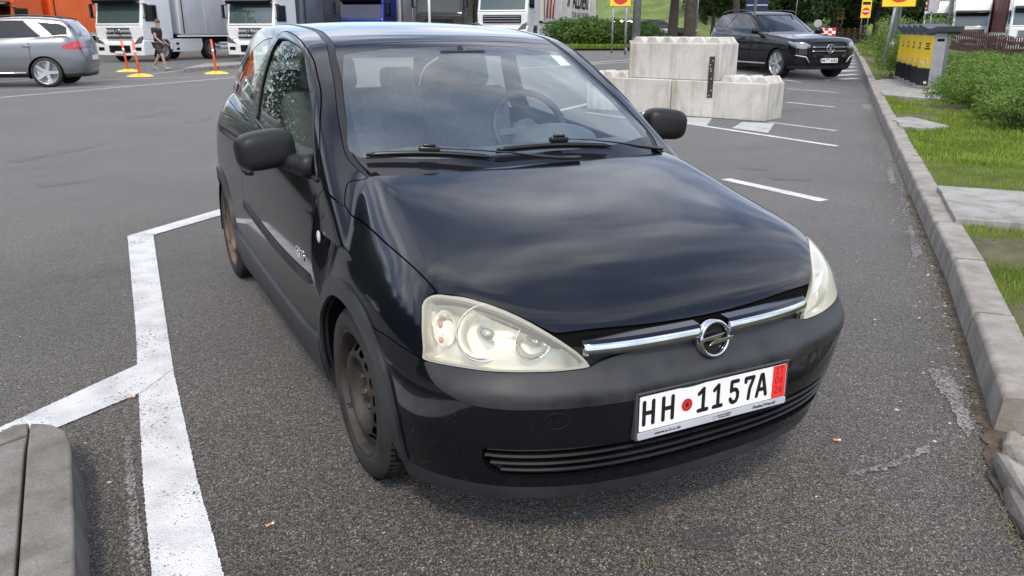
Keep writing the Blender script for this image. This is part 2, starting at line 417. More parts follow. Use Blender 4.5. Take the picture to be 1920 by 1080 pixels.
def panel(name,pieces,mat,parent,off=0,flange=.009,sides=(-1,),fl_mat=None,offn=None):
    "pieces: list of (P,N,faces). Writes mesh with optional mirrored halves, offset and folded edge"
    V=[];Fs=[];LN=[];MI=[]
    for P,Nn,Fc in pieces:
        if len(Fc)==0: continue
        for sg in sides:
            Q=P*np.array([sg,1,1]); Nm=Nn*np.array([sg,1,1]); b=len(V); O=off if offn is None else offn(P)[:,None]
            Qo=Q+Nm*O; V.extend(Qo)
            for f in Fc:
                g=f if sg>0 else f[::-1]; Fs.append(tuple(b+i for i in g)); LN.extend(Nm[list(g)]); MI.append(0)
            if flange:
                cnt={}
                for f in Fc:
                    n=len(f)
                    for k in range(n):
                        i,j=f[k],f[(k+1)%n]; key=(min(i,j),max(i,j)); cnt[key]=(cnt.get(key,(0,))[0]+1,i,j)
                for key,(c,i,j) in cnt.items():
                    if c!=1: continue
                    if abs(P[i][0])<2e-4 and abs(P[j][0])<2e-4: continue
                    a,bv=Qo[i],Qo[j]; a2=a-Nm[i]*flange; b2=bv-Nm[j]*flange; k=len(V); V.extend([a,bv,b2,a2])
                    q=(k,k+3,k+2,k+1) if sg>0 else (k,k+1,k+2,k+3)
                    fn=np.cross(V[q[1]]-V[q[0]],V[q[2]]-V[q[0]]); ln=max(np.linalg.norm(fn),1e-12)
                    Fs.append(q); LN.extend([fn/ln]*4); MI.append(1 if fl_mat else 0)
    mats=[mat]+([fl_mat] if fl_mat else [])
    o=rawmesh(name,V,Fs,mats,parent,True,LN)
    if fl_mat: o.data.polygons.foreach_set('material_index',MI)
    return o

def fine_hood(F,x0,x1,y0,y1,ds,ch,ztop=1.3):
    xs=np.linspace(x0,x1,int((x1-x0)/ds)+1); ys=np.linspace(y0,y1,int((y1-y0)/ds)+1)
    O=[];D=[]
    for y in ys:
        for x in xs: O.append((x,y,0)); D.append((0,0,1))
    return Patch(F,np.array(O,float),np.array(D,float),(len(ys),len(xs)),ch,ztop)
# ------------------------------------------------------------ car materials
def car_paint(name,c,rough=.25,dust=(.18,.17,.155),dustamt=.022,coatr=.035,metal=0):
    m=pr(name,c,rough,metal,.04,.82,coatr); t=m.node_tree; b=bs(m); tc=N(t,'ShaderNodeTexCoord')
    n=N(t,'ShaderNodeTexNoise',i_Scale=3.0,i_Detail=8.0,i_Roughness=.65); L(t,tc.outputs['Object'],n.inputs[0])
    n2=N(t,'ShaderNodeTexVoronoi',i_Scale=75.0); n2.feature='F1'; L(t,tc.outputs['Object'],n2.inputs[0])
    sp=ramp(t,n2.outputs['Distance'],[(.07,1),(.12,0)])
    nm=N(t,'ShaderNodeTexNoise',i_Scale=9.0,i_Detail=2.0); L(t,tc.outputs['Object'],nm.inputs[0])
    msk=ramp(t,nm.outputs[0],[(.56,0),(.66,1)]); ml=N(t,'ShaderNodeMath',operation='MULTIPLY'); L(t,sp.outputs[0],ml.inputs[0]); L(t,msk.outputs[0],ml.inputs[1])
    r=ramp(t,n.outputs[0],[(.35,0),(.75,dustamt)])
    ad=N(t,'ShaderNodeMath',operation='MULTIPLY_ADD',n1=.55); ad.use_clamp=True; L(t,ml.outputs[0],ad.inputs[0]); L(t,r.outputs[0],ad.inputs[2])
    mx=N(t,'ShaderNodeMixRGB'); mx.inputs[1].default_value=col(c); mx.inputs[2].default_value=col(dust); L(t,ad.outputs[0],mx.inputs[0]); L(t,mx.outputs[0],b.inputs['Base Color'])
    rr=ramp(t,n.outputs[0],[(.3,coatr),(.8,coatr+.06)]); L(t,rr.outputs[0],b.inputs['Coat Roughness'])
    return m
PAINT=car_paint('black_paint',(.0036,.0041,.0070))
def plastic(name,c1,c2,rough=(.42,.6),bump=.25,bscale=420,scale=5,bd=.0006):
    return noisy(name,c1,c2,scale,rough,bump,bscale,bdist=bd)
GREYP=plastic('grey_plastic',(.009,.010,.012),(.032,.033,.036),(.42,.66),.5,420,9)
FLAREP=plastic('flare_plastic',(.016,.018,.022),(.034,.036,.041),(.35,.5),.4)
BLKP=plastic('black_plastic',(.007,.007,.008),(.014,.014,.015),(.38,.52),.3); bs(BLKP).inputs['Specular IOR Level'].default_value=.32
BLKG=pr('gloss_black',(.005,.005,.006),.12)
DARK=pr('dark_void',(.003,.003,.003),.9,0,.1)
RUB=pr('rubber_seal',(.012,.012,.013),.45)
CHR=noisy('chrome',(.62,.63,.65),(.50,.51,.53),14,(.05,.16),0,metal=1)
TYRE=plastic('tyre_rubber',(.014,.014,.015),(.032,.030,.028),(.6,.8),.5,300,9,.001)
def dirty_rim(name,c1,c2,c3):
    m=pr(name,c1,.6); t=m.node_tree; b=bs(m); tc=N(t,'ShaderNodeTexCoord')
    n=N(t,'ShaderNodeTexNoise',i_Scale=11.0,i_Detail=8.0,i_Roughness=.7); L(t,tc.outputs['Object'],n.inputs[0])
    r=ramp(t,n.outputs[0],[(.35,c1),(.52,c2),(.68,c3)]); L(t,r.outputs[0],b.inputs['Base Color'])
    n2=N(t,'ShaderNodeTexNoise',i_Scale=90.0,i_Detail=4.0); L(t,tc.outputs['Object'],n2.inputs[0])
    bp=N(t,'ShaderNodeBump',i_Strength=.4,i_Distance=.002); L(t,n2.outputs[0],bp.inputs['Height']); L(t,bp.outputs[0],b.inputs['Normal'])
    return m
RIMD=dirty_rim('steel_rim_brown',(.013,.011,.010),(.028,.0215,.0175),(.058,.040,.029))
RIMB=dirty_rim('steel_rim_brake_dust',(.05,.036,.026),(.12,.078,.05),(.18,.12,.08))
HUBD=dirty_rim('hub_steel',(.035,.030,.026),(.07,.055,.04),(.11,.07,.04))
def glass(name,tint,refl=1.0,rough=.0,haze=.0,hazec=(.5,.55,.6)):
    m=bpy.data.materials.new(name); m.use_nodes=True; t=m.node_tree; t.nodes.clear()
    o=N(t,'ShaderNodeOutputMaterial'); tr=N(t,'ShaderNodeBsdfTransparent'); tr.inputs[0].default_value=col(tint)
    gl=N(t,'ShaderNodeBsdfGlossy',i_Roughness=rough); lw=N(t,'ShaderNodeLayerWeight',i_Blend=.5); pw=N(t,'ShaderNodeMath',operation='POWER',n1=5.0); L(t,lw.outputs['Facing'],pw.inputs[0]); fr=N(t,'ShaderNodeMath',operation='MULTIPLY_ADD',n1=.96,n2=.045); L(t,pw.outputs[0],fr.inputs[0])
    mu=N(t,'ShaderNodeMath',operation='MULTIPLY',n1=refl); mu.use_clamp=True; L(t,fr.outputs[0],mu.inputs[0])
    geo=N(t,'ShaderNodeNewGeometry')
    mx=N(t,'ShaderNodeMixShader'); L(t,mu.outputs[0],mx.inputs[0]); L(t,gl.outputs[0],mx.inputs[2])
    if haze:
        df=N(t,'ShaderNodeBsdfDiffuse'); df.inputs[0].default_value=col(hazec); tc=N(t,'ShaderNodeTexCoord')
        n=N(t,'ShaderNodeTexNoise',i_Scale=4.0,i_Detail=7.0,i_Roughness=.6); L(t,tc.outputs['Object'],n.inputs[0]); r=ramp(t,n.outputs[0],[(.3,haze*.6),(.7,haze*1.5)])
        m2=N(t,'ShaderNodeMixShader'); L(t,r.outputs[0],m2.inputs[0]); L(t,tr.outputs[0],m2.inputs[1]); L(t,df.outputs[0],m2.inputs[2]); L(t,m2.outputs[0],mx.inputs[1])
    else: L(t,tr.outputs[0],mx.inputs[1])
    L(t,mx.outputs[0],o.inputs[0]); return m
WSG=glass('windscreen_glass',(.86,.93,.93),1.9,0,.07,(.42,.55,.68))  # bluish diffuse haze painted in for the sky's reflection on the glass
SIDEG=glass('side_glass',(.82,.90,.84),1.05)
FRIT=pr('dark_glass_band',(.010,.010,.014),.06)
def lens_mat(name,clear,c=(.78,.74,.58)):
    m=bpy.data.materials.new(name); m.use_nodes=True; t=m.node_tree; b=bs(m); o=t.nodes['Material Output']
    b.inputs['Base Color'].default_value=col(c); b.inputs['Roughness'].default_value=.18; b.inputs['Coat Weight'].default_value=.6
    tr=N(t,'ShaderNodeBsdfTransparent'); tr.inputs[0].default_value=(.97,.96,.90,1)
    lw=N(t,'ShaderNodeLayerWeight',i_Blend=.42); r=ramp(t,lw.outputs['Facing'],[(.15,1-clear),(.75,min(1,1.15-clear*.35))])
    mx=N(t,'ShaderNodeMixShader'); L(t,r.outputs[0],mx.inputs[0]); L(t,tr.outputs[0],mx.inputs[1]); L(t,b.outputs[0],mx.inputs[2]); L(t,mx.outputs[0],o.inputs[0]); return m
LENS=lens_mat('lamp_lens',.78,(.64,.63,.54)); LENSB=lens_mat('lamp_lens_border',.50,(.60,.58,.48))
REFL=noisy('reflector_chrome',(.97,.96,.94),(.90,.89,.85),18,(.10,.22),.5,70,metal=1,bdist=.003)
HOUS=noisy('lamp_housing',(.90,.89,.85),(.78,.76,.69),12,(.25,.42),0,metal=.5)
AMBER=pr('amber_plastic',(.75,.20,.06),.3,0,.5,.5)
REDL=pr('red_lens',(.45,.01,.01),.15,0,.5,1)
CLEARP=pr('clear_plastic',(.55,.55,.53),.15,0,.5,.6)
SEATF=noisy('seat_fabric',(.09,.095,.11),(.15,.155,.17),60,(.8,.9),.3,300)
DASHM=plastic('dash_plastic',(.065,.068,.072),(.10,.104,.11),(.5,.6),.3)
WHITEP=pr('white_plate',(.82,.82,.80),.35,0,.5,.3); BLACKINK=pr('black_ink',(.01,.01,.01),.4); REDP=pr('red_plate_band',(.78,.035,.03),.35,0,.5,.3)
FRAMEP=pr('plate_frame_plastic',(.05,.052,.055),.4); SILV=noisy('silver_strip',(.50,.52,.56),(.42,.43,.46),6,(.25,.4),0)
LETTER_RED=pr('seal_red',(.55,.03,.04),.4); ORG=pr('dark_red_ink',(.12,.005,.005),.5)
# ------------------------------------------------------------ the hatchback
def build_hatchback():
    car=thing('hatchback_car','black three-door hatchback with yellowed headlamps and rusty steel wheels parked in the foreground','car',(0,0,0))
    cw,cf,ch=mk_charts(YC0,YR0,.75)
    FU=F
    WALL=wall_patch(FU,YC0,YR0,cw,.10,1.40,.0125,.0115)
    FAN=fan_patch(FU,.12,2.74,.75,cf,.0125,.8)
    HOODP=hood_patch(FU,.765,-.80,.36,ch,.0075)
    FANF=fan_patch(FU,.10,.52,.75,cf,.0042,.32,2)
    FEND=fan_patch(FU,-.56,.46,.42,cw,.006,.38,15)
    HOODF=fine_hood(FU,.50,.76,-.02,.36,.0034,ch)
    HOODG=fine_hood(FU,.60,.74,-.52,-.30,.0034,ch)
    WSP=fan_patch(Fgreen,.06,1.1,.75,cf,.012,.8,8)
    g=.0022
    def W(p,n=6,closed=False): return spl(cw(np.array(p,float)),n,closed)
    def A(p,n=6): return spl(cf(np.array(p,float)),n)
    def cat(*a): return np.vstack(a)
    sw=lambda y,z: (.79,y,z)                       # point on the flank
    seam_df=[sw(.353,.892),sw(.405,.85),sw(.394,.756),sw(.369,.661),sw(.356,.596),sw(.340,.526),sw(.335,.408),sw(.335,.25)]
    seam_top=[(.749,.353,.892),(.664,.650,1.137),(.626,.819,1.241),(.612,.963,1.316),(.599,1.189,1.371),(.586,1.432,1.397),(.588,1.52,1.397)]
    seam_dr_up=[(.588,1.52,1.397),(.606,1.585,1.370),(.641,1.69,1.277),(.675,1.74,1.185),(.711,1.765,1.046),(.75,1.745,.895)]
    seam_dr=[sw(1.745,.895),sw(1.715,.786),sw(1.70,.618),sw(1.70,.45),sw(1.70,.25)]
    # arches
    arch_f=[sw(.330,.10),sw(.318,.27),sw(.300,.40),sw(.258,.488),sw(.161,.568),sw(.056,.603),sw(-.075,.606),sw(-.204,.572),sw(-.305,.505),sw(-.352,.38),sw(-.368,.233),sw(-.37,.10)]
    flare_f=[sw(.385,.10),sw(.345,.30),sw(.330,.43),sw(.285,.53),sw(.231,.605),sw(.156,.637),sw(.031,.656),sw(-.081,.653),sw(-.178,.639),sw(-.256,.611),sw(-.316,.572),sw(-.376,.50),sw(-.405,.40),sw(-.41,.328),sw(-.405,.234),sw(-.405,.17),sw(-.39,.1)]
    def circ(cy,cz,r,a0=-30,a1=210,n=30,k=1.0): return [(.79,cy+r*math.cos(R(a0+(a1-a0)*i/n)),cz+k*r*math.sin(R(a0+(a1-a0)*i/n))) for i in range(n+1)]
    arch_r=circ(2.471,.270,.338); flare_r=circ(2.471,.270,.392)
    AF,FF,AR,FR=W(arch_f),W(flare_f),W(arch_r,2),W(flare_r,2)
    # fender
    hoodside=[(.721,.224,.853),(.705,.130,.828),(.701,0,.815),(.697,-.122,.803),(.687,-.300,.780),(.674,-.455,.740)]
    hl_out=[(.690,-.439,.734),(.710,-.437,.717),(.720,-.453,.696),(.726,-.466,.680),(.739,-.501,.620),(.745,-.507,.592)]
    hl_bot=[(.745,-.509,.590),(.733,-.525,.5875),(.683,-.592,.587),(.615,-.651,.583),(.539,-.692,.581),(.458,-.721,.579),(.39,-.738,.580),(.372,-.741,.583)]
    hl_top=[(.372,-.741,.583),(.378,-.739,.589),(.399,-.724,.617),(.430,-.706,.644),(.467,-.677,.672),(.508,-.633,.699),(.559,-.577,.723),(.615,-.518,.739),(.654,-.477,.741),(.674,-.455,.740),(.690,-.439,.734)]
    seam_bf=[(.745,-.507,.590),(.767,-.455,.598),(.787,-.371,.609),(.800,-.265,.608),(.80,-.2,.60)]
    upper=[(.749,.353,.892),(.735,.285,.874),(.719,.224,.853)]
    hoodside_hi=[(.67,.20,.885),(.66,.130,.87),(.66,0,.86),(.65,-.122,.85),(.64,-.300,.83),(.63,-.45,.79),(.66,-.455,.755)]
    fender=cat(W(upper),W(hoodside_hi),W(hl_out),W(seam_bf),cw(np.array([sw(-.2,.4),sw(.1,.12)])),W(seam_df)[::-1])
    # hood
    hp=[(0,.147,0),(.09,.147,0),(.2,.149,0),(.339,.155,0),(.45,.172,0),(.559,.203,0),(.615,.243,0),(.655,.290,0),(.680,.298,0),(.700,.272,0),(.719,.224,0)]
    hp2=[(.719,.224,0),(.706,.130,0),(.701,0,0),(.697,-.122,0),(.687,-.300,0),(.674,-.455,0)]
    hp3=[(.674,-.455,0),(.654,-.477,0),(.615,-.518,0),(.559,-.577,0),(.508,-.633,0),(.470,-.672,0),(.435,-.690,0),(.333,-.706,0),(.209,-.720,0),(.1,-.726,0),(0,-.728,0)]
    hoodpoly=cat(spl(ch(np.array(hp)),6),spl(ch(np.array(hp2)),6),spl(ch(np.array(hp3)),6),[[-.05,-.728],[-.05,.147]])
    HOODOUT=FN(lambda P:-(psdf(ch(P),hoodpoly)-g*.8))
    for sd in (-1,1): panel('front_fender',[cutpiece(WALL,[IN(fender,-g),OUT(AF),FN(lambda P:P[:,2]-.70)]),cutpiece(FEND,[IN(fender,-g),FN(lambda P:.70-P[:,2]),HOODOUT])],PAINT,car,sides=(sd,))
    inF=lambda P:np.maximum.reduce([.502-P[:,0],P[:,0]-.758,-.018-P[:,1],P[:,1]-.358]); inG=lambda P:np.maximum.reduce([.602-P[:,0],P[:,0]-.738,-.518-P[:,1],P[:,1]+.302])
    panel('hood',[cutpiece(HOODP,[IN(hoodpoly,-g),FN(lambda P:-inF(P)),FN(lambda P:-inG(P))]),cutpiece(HOODF,[IN(hoodpoly,-g),FN(inF)]),cutpiece(HOODG,[IN(hoodpoly,-g),FN(inG)])],PAINT,car,sides=(-1,1),flange=.014)
    # headlamps
    HL=cat(W(hl_out),W(hl_bot),W(hl_top))
    for sd in (-1,1):
        hl=panel('headlight',[cutpiece(WALL,[IN(HL,-.0075)])],LENS,car,off=.002,flange=0,sides=(sd,))
        panel('lens_border',[cutpiece(WALL,[IN(HL,-.0015),OUT(HL,-.0075)])],LENSB,hl,off=.002,flange=.035,sides=(sd,))
        panel('lamp_housing',[cutpiece(WALL,[IN(HL,-.003)])],HOUS,hl,off=0,offn=lambda P:-(.052+.035*sst((-P[:,1]-.45)/.15)),flange=-.03,sides=(sd,))
        mb=MB()
        def bowl(x,y,z,r,dep,ax,m=REFL,sq=1.0):
            q=Vector(ax).to_track_quat('Z','Y').to_matrix().to_4x4(); q.translation=Vector((x*sd,y,z)); q=q@Matrix.Diagonal((1,sq,1,1))
            mb.lathe([(r*1.06,0),(r,.002),(r*.93,-dep*.28),(r*.78,-dep*.55),(r*.55,-dep*.8),(r*.25,-dep*.95),(.012,-dep)],q,40,m)
        bowl(.588,-.560,.650,.074,.055,(.14*sd,-1,.16)); bowl(.482,-.633,.634,.050,.045,(.08*sd,-1,.14)); mb.build('reflector',None,hl)
        for (x,y,z,r) in ((.588,-.566,.650,.016),(.482,-.636,.634,.012)):
            mb=MB(); mb.cyl((x*sd,y+.03,z),(x*sd,y-.018,z+.003),r*.8,r,16,CHR); mb.ell((x*sd,y-.018,z+.003),(r,r*.6,r),CHR); mb.build('bulb_shield',None,hl)
        mb=MB(); q=Vector((.7*sd,-.75,.15)).to_track_quat('Z','Y').to_matrix().to_4x4(); q.translation=Vector((.672*sd,-.49,.655))
        mb.lathe([(.040,.0),(.036,-.01),(.022,-.024),(.006,-.03)],q@Matrix.Diagonal((.8,1.25,1,1)),28,REFL); mb.ell((.688*sd,-.502,.672),(.006,.007,.010),AMBER); mb.ell((.69*sd,-.508,.632),(.007,.007,.008),AMBER)
        mb.build('indicator_bulb',None,hl)
    # bumper strip: between lamp bottoms and painted bumper
    st_low=[(.745,-.509,.590),(.742,-.535,.560),(.735,-.556,.541),(.717,-.592,.522),(.676,-.641,.502),(.607,-.697,.495),(.532,-.738,.494),(.378,-.783,.491),(.286,-.796,.489),(.15,-.805,.487),(0,-.806,.486)]
    st_top=[(0,-.75,.606),(.15,-.75,.606),(.28,-.75,.602),(.345,-.745,.592),(.372,-.741,.583)]
    strip=cat(W(st_low),[[-.05,.486],[-.05,.606]],W(st_top),W(hl_bot)[::-1])
    panel('bumper_strip',[cutpiece(WALL,[IN(strip,-.0008)])],GREYP,car,off=.0015,sides=(-1,1),flange=.02)
    # grille recess
    gr=cat([[-.05,.606]],W(st_top),W([(.372,-.741,.583),(.378,-.739,.589),(.399,-.724,.617),(.430,-.706,.644),(.45,-.69,.66)]),cw(np.array([(.43,-.69,.70),(.3,-.70,.70)])),[[-.05,.70]])
    panel('grille_panel',[cutpiece(WALL,[IN(gr,.012)])],BLKP,car,off=-.022,sides=(-1,1),flange=0)
    # bumper
    bump=cat(W(st_low)[::-1],W(seam_bf),cw(np.array([sw(-.2,.4),sw(-.2,.233),sw(-.405,.233)])),W([sw(-.405,.233),(.70,-.55,.238),(.6,-.66,.240),(.4,-.74,.242),(.2,-.77,.242),(0,-.78,.242)]),[[-.05,.242],[-.05,.486]])
    slot=cat(W([(0,-.79,.366),(.25,-.787,.366),(.45,-.75,.372),(.60,-.66,.372),(.632,-.64,.366),(.640,-.64,.352)]),W([(.640,-.64,.352),(.632,-.635,.325),(.615,-.635,.300),(.59,-.645,.282),(.56,-.66,.275),(.45,-.72,.273),(.25,-.77,.275),(0,-.78,.275)]),[[-.05,.275],[-.05,.366]])
    panel('front_bumper',[cutpiece(WALL,[IN(bump,-.001),OUT(AF),OUT(slot)])],PAINT,car,sides=(-1,1),flange=.022)
    lip=cat(W([(0,-.78,.241),(.2,-.77,.241),(.4,-.74,.241),(.6,-.66,.239),(.70,-.55,.237),sw(-.40,.232),sw(-.36,.232)]),cw(np.array([sw(-.36,.165)])),W([sw(-.40,.165),(.70,-.55,.185),(.6,-.66,.196),(.4,-.74,.203),(.2,-.77,.206),(0,-.78,.207)]),[[-.05,.207],[-.05,.241]])
    panel('bumper_lip',[cutpiece(WALL,[IN(lip,-.001)])],FLAREP,car,off=.0,sides=(-1,1),flange=.05)
    panel('intake_back',[cutpiece(WALL,[IN(slot,.01)])],DARK,car,off=-.045,sides=(-1,1),flange=0)
    for k,zc in enumerate((.360,.336,.312,.290)):
        pts=[]
        for sd in (-1,1):
            row=[]
            for s in np.linspace(.0,.60-.012*k,26):
                row.append(s)
            pts.append(row)
        mb=MB(); P=[]
        for s in np.linspace(-1,1,61):
            a=abs(s)*(.628,.636,.626,.604)[k]; ang=min(a/.7,PI/2); d=Vector((math.sin(ang)*(1 if s>=0 else -1),-math.cos(ang),0)); O=np.array([[0,YC0,zc+.004]]); r,_=rootray(FU,O,np.array([list(d)]),1.2)
            P.append(Vector(O[0])+d*float(r[0]))
        sec=[(-.004,.0085),(.001,.0045),(-.004,-.001),(-.03,-.002),(-.03,.009)]
        rings=[]
        for i,p in enumerate(P):
            t=(P[min(i+1,60)]-P[max(i-1,0)]).normalized(); nrm=Vector((t.y,-t.x,0)).normalized()
            if nrm.y>0: nrm=-nrm
            rings.append([mb.bm.verts.new(p+nrm*a+Vector((0,0,b))) for a,b in sec])
        for i in range(60):
            for j in range(5):
                mb.bm.faces.new((rings[i][j],rings[i][(j+1)%5],rings[i+1][(j+1)%5],rings[i+1][j]))
        bmesh.ops.recalc_face_normals(mb.bm,faces=mb.bm.faces[:]); mb.build('intake_slat',BLKP,car)
    # tow cover ring
    o=np.array([[0,YC0,.458]]); 
    def onwall(ang,z,off=0):
        O=np.array([[0,YC0,z]]); D=np.array([[math.sin(ang),-math.cos(ang),0]]); r,_=rootray(FU,O,D,1.2); p=O+D*r[:,None]; n=grads(FU,p); return Vector(p[0])+Vector(n[0])*off,Vector(n[0])
    mb=MB(); mb.tube([onwall(-.673+.0265*math.cos(a)/.64,.458+.0235*math.sin(a),.0003)[0] for a in np.linspace(0,2*PI,28,endpoint=False)],.0007,6,BLKP,closed=True); mb.build('tow_cover',None,car)
    # rocker, doors, quarter
    doorp=cat(cw(np.array([sw(.353,.93)])),W(seam_df),W(seam_dr)[::-1],cw(np.array([sw(1.745,.93)])))
    FNz=lambda z0,s=1: FN(lambda P:(P[:,2]-z0)*s)
    dfan=cat(A(seam_top),A(seam_dr_up),cf(np.array([(.80,1.745,.80),(.80,.353,.80)])))
    win=[(.749,.437,.905),(.672,.695,1.153),(.644,.842,1.241),(.628,.938,1.291),(.621,1.034,1.327),(.615,1.190,1.349),(.608,1.387,1.366),(.608,1.515,1.364)]
    win2=[(.608,1.515,1.364),(.625,1.570,1.33),(.642,1.605,1.278),(.691,1.625,1.134),(.728,1.600,1.000)]
    win3=[(.728,1.600,1.000),(.745,1.2,.962),(.752,.829,.926),(.749,.437,.905)]
    WIN=cat(A(win),A(win2),A(win3))
    qw=[(.604,1.66,1.366),(.606,1.951,1.347),(.615,2.25,1.290),(.627,2.45,1.20),(.69,2.52,1.10),(.715,2.50,1.035)]
    qw2=[(.715,2.50,1.035),(.732,2.1,1.005),(.741,1.80,.985),(.74,1.79,1.0)]
    qw3=[(.72,1.80,1.03),(.70,1.80,1.10),(.66,1.765,1.25),(.61,1.68,1.35),(.604,1.66,1.366)]
    QW=cat(A(qw),A(qw2),A(qw3))
    QB=cat([[cw(np.array([sw(1.745,0)]))[0][0],.895],],W(seam_dr),cw(np.array([sw(1.7,.22),sw(2.3,.22),(.75,2.78,.25),(.73,2.80,.60),(.73,2.80,.895)])))
    dup_=[(.578,.765,1.223),(.535,.985,1.342),(.527,1.06,1.36),(.512,1.245,1.396),(.505,1.5,1.41),(.497,1.8,1.42),(.488,2.2,1.42),(.47,2.55,1.40),(.46,2.75,1.38)]
    ditch_o=[(.640,.24,.938),(.645,.300,.945),(.650,.355,.965),(.647,.420,1.00),(.629,.548,1.087)]+dup_
    ditch_i=[(.612,.24,.938),(.619,.300,.945),(.625,.355,.97),(.622,.42,1.005),(.604,.537,1.087),(.552,.755,1.223),(.503,.985,1.345),(.497,1.06,1.364),(.484,1.245,1.40),(.478,1.5,1.41),(.471,1.8,1.42),(.462,2.2,1.42),(.446,2.55,1.40),(.436,2.75,1.38)]
    FRAME=cat(A(upper)[::-1],A([(.719,.224,.853),(.700,.215,.89),(.66,.225,.93),(.640,.24,.938)]),A(ditch_o),cf(np.array([(.80,2.75,.78),(.80,.353,.78)])))
    FRz=FN(lambda P:np.where(P[:,1]<.353,-1,.895-P[:,2])); FRy=FN(lambda P:P[:,1]-2.5)
    REARY=2.5
    for sd in (-1,1):
        panel('body_side',[cutpiece(FAN,[IN(FRAME,-.0012),FRz,OUT(dfan,g),OUT(QW,.003),FRy,FN(lambda P:.50-P[:,1])]),
            cutpiece(FANF,[IN(FRAME,-.0012),HOODOUT,FRz,OUT(dfan,g),FN(lambda P:P[:,1]-.50)]),
            cutpiece(WALL,[IN(QB,-g),FNz(.895),OUT(AR)]),
            cutpiece(WALL,[FN(lambda P:REARY-P[:,1]),FNz(.895,-1),FN(lambda P:.60-np.abs(P[:,0])),FNz(1.365)])],PAINT,car,sides=(sd,))
        dr=panel('door',[cutpiece(WALL,[IN(doorp,-g),FNz(.895)]),cutpiece(FAN,[IN(dfan,-g),FNz(.895,-1),OUT(WIN,.002)])],PAINT,car,sides=(sd,))
        panel('door_window',[cutpiece(FAN,[IN(WIN,.004)])],SIDEG,car,off=-.006,sides=(sd,),flange=0)
        panel('quarter_window',[cutpiece(FAN,[IN(QW,.000)])],SIDEG,car,off=-.001,sides=(sd,),flange=.004)
        DT=cat(A(ditch_i),A(ditch_o)[::-1])
        panel('ditch_trim',[cutpiece(FAN,[IN(DT,-.0008),FN(lambda P:.5-P[:,1])]),cutpiece(FANF,[IN(DT,-.0008),HOODOUT,FN(lambda P:P[:,1]-.5)])],BLKP,car,off=-.002,sides=(sd,),flange=.006)
        panel('wheel_flare',[cutpiece(WALL,[IN(FF,0),OUT(AF,.0),FN(lambda P:np.where(P[:,1]>0,.165,.236)-P[:,2])])],FLAREP,car,off=.011,sides=(sd,),flange=.03)
        panel('wheel_flare',[cutpiece(WALL,[IN(FR,0),OUT(AR,.0),FNz(.22,-1)])],FLAREP,car,off=.011,sides=(sd,),flange=.03)
        sill=cat(W([sw(.34,.37),sw(.6,.348),sw(1.2,.355),sw(1.85,.378),sw(2.10,.40)]),cw(np.array([sw(2.12,.18),sw(.33,.18)])))
        panel('sill_cladding',[cutpiece(WALL,[IN(sill,0),OUT(FF,-.002),OUT(FR,-.002)])],FLAREP,car,off=.016,sides=(sd,),flange=.05)
        mould=cat(W([sw(.43,.572),sw(.78,.563),sw(1.2,.574),sw(1.69,.608)]),W([sw(1.69,.578),sw(1.2,.542),sw(.78,.530),sw(.43,.542),sw(.415,.557)]))
        panel('door_moulding',[cutpiece(WALL,[IN(mould,0)])],BLKP,dr,off=.008,sides=(sd,),flange=.010)
        # weather strip round the door glass
        mb=MB(); wp=[]
        full=np.vstack([spl(np.array(win),5),spl(np.array(win2),4)[1:]])
        O=np.stack([0*full[:,0],full[:,1],full[:,2]*0+.75],-1); D=np.stack([full[:,0],0*full[:,0],full[:,2]-.75],-1); D/=np.linalg.norm(D,axis=1,keepdims=True); r,_=rootray(FU,O,D,1.2); Q=O+D*r[:,None]
        mb.tube([Vector((q[0]*sd,q[1],q[2])) for q in Q],.0055,8,RUB); mb.build('window_seal',None,dr)
        mb=MB(); full=spl(np.array(win3),6); O=np.stack([0*full[:,0],full[:,1],full[:,2]*0+.75],-1); D=np.stack([full[:,0],0*full[:,0],full[:,2]-.75],-1); D/=np.linalg.norm(D,axis=1,keepdims=True); r,_=rootray(FU,O,D,1.2); Q=O+D*r[:,None]
        mb.tube([Vector((q[0]*sd,q[1],q[2])) for q in Q],.009,8,RUB); mb.build('belt_seal',None,dr)
        # handle
        mb=MB(); mb.tube([(sd*.79,1.50,.772),(sd*.812,1.515,.775),(sd*.815,1.56,.778),(sd*.812,1.62,.779),(sd*.79,1.635,.778)],.010,10,BLKP,flat=1.3); mb.build('door_handle',None,dr)
        # side repeater
        mb=MB(); mb.ell((sd*.7815,.352,.727),(.0065,.016,.022),CLEARP); mb.build('side_repeater',None,car)
        # chrome badge lettering
    # repeaters position follows photo (fender just ahead of door seam)
    roofp=cat(A([(0,.945,1.36),(.125,.947,1.358),(.225,.952,1.358),(.38,.96,1.35),(.505,.975,1.345)]),A(ditch_i)[4:][4*5:] if False else A([(.503,.985,1.345),(.497,1.06,1.364),(.484,1.245,1.40),(.478,1.5,1.41),(.471,1.8,1.42),(.462,2.2,1.42),(.446,2.55,1.40),(.436,2.75,1.38)]),[[.75*2,2.72],[.75*2,.945]])
    panel('roof',[cutpiece(FAN,[IN(roofp,-.0008),FN(lambda P:P[:,1]-2.70)])],PAINT,car,sides=(-1,1),flange=.008)
    wsedge=[(.503,.985,1.345),(.552,.755,1.223),(.604,.537,1.087),(.622,.42,1.005),(.625,.355,.97),(.619,.30,.945),(.60,.20,.90)]
    top=A([(.503,.985,1.345),(.38,.96,1.35),(.225,.952,1.358),(.125,.947,1.358),(0,.945,1.36)])
    WS=cat(A(wsedge)[::-1],top[1:],[[1.5,.945],[1.5,.08],[.9,.09]])
    inner=[(.488,.905,1.31),(.53,.76,1.215),(.583,.55,1.085),(.604,.43,1.00),(.598,.395,.985),(.56,.362,.977),(.30,.272,.975),(0,.247,.978)]
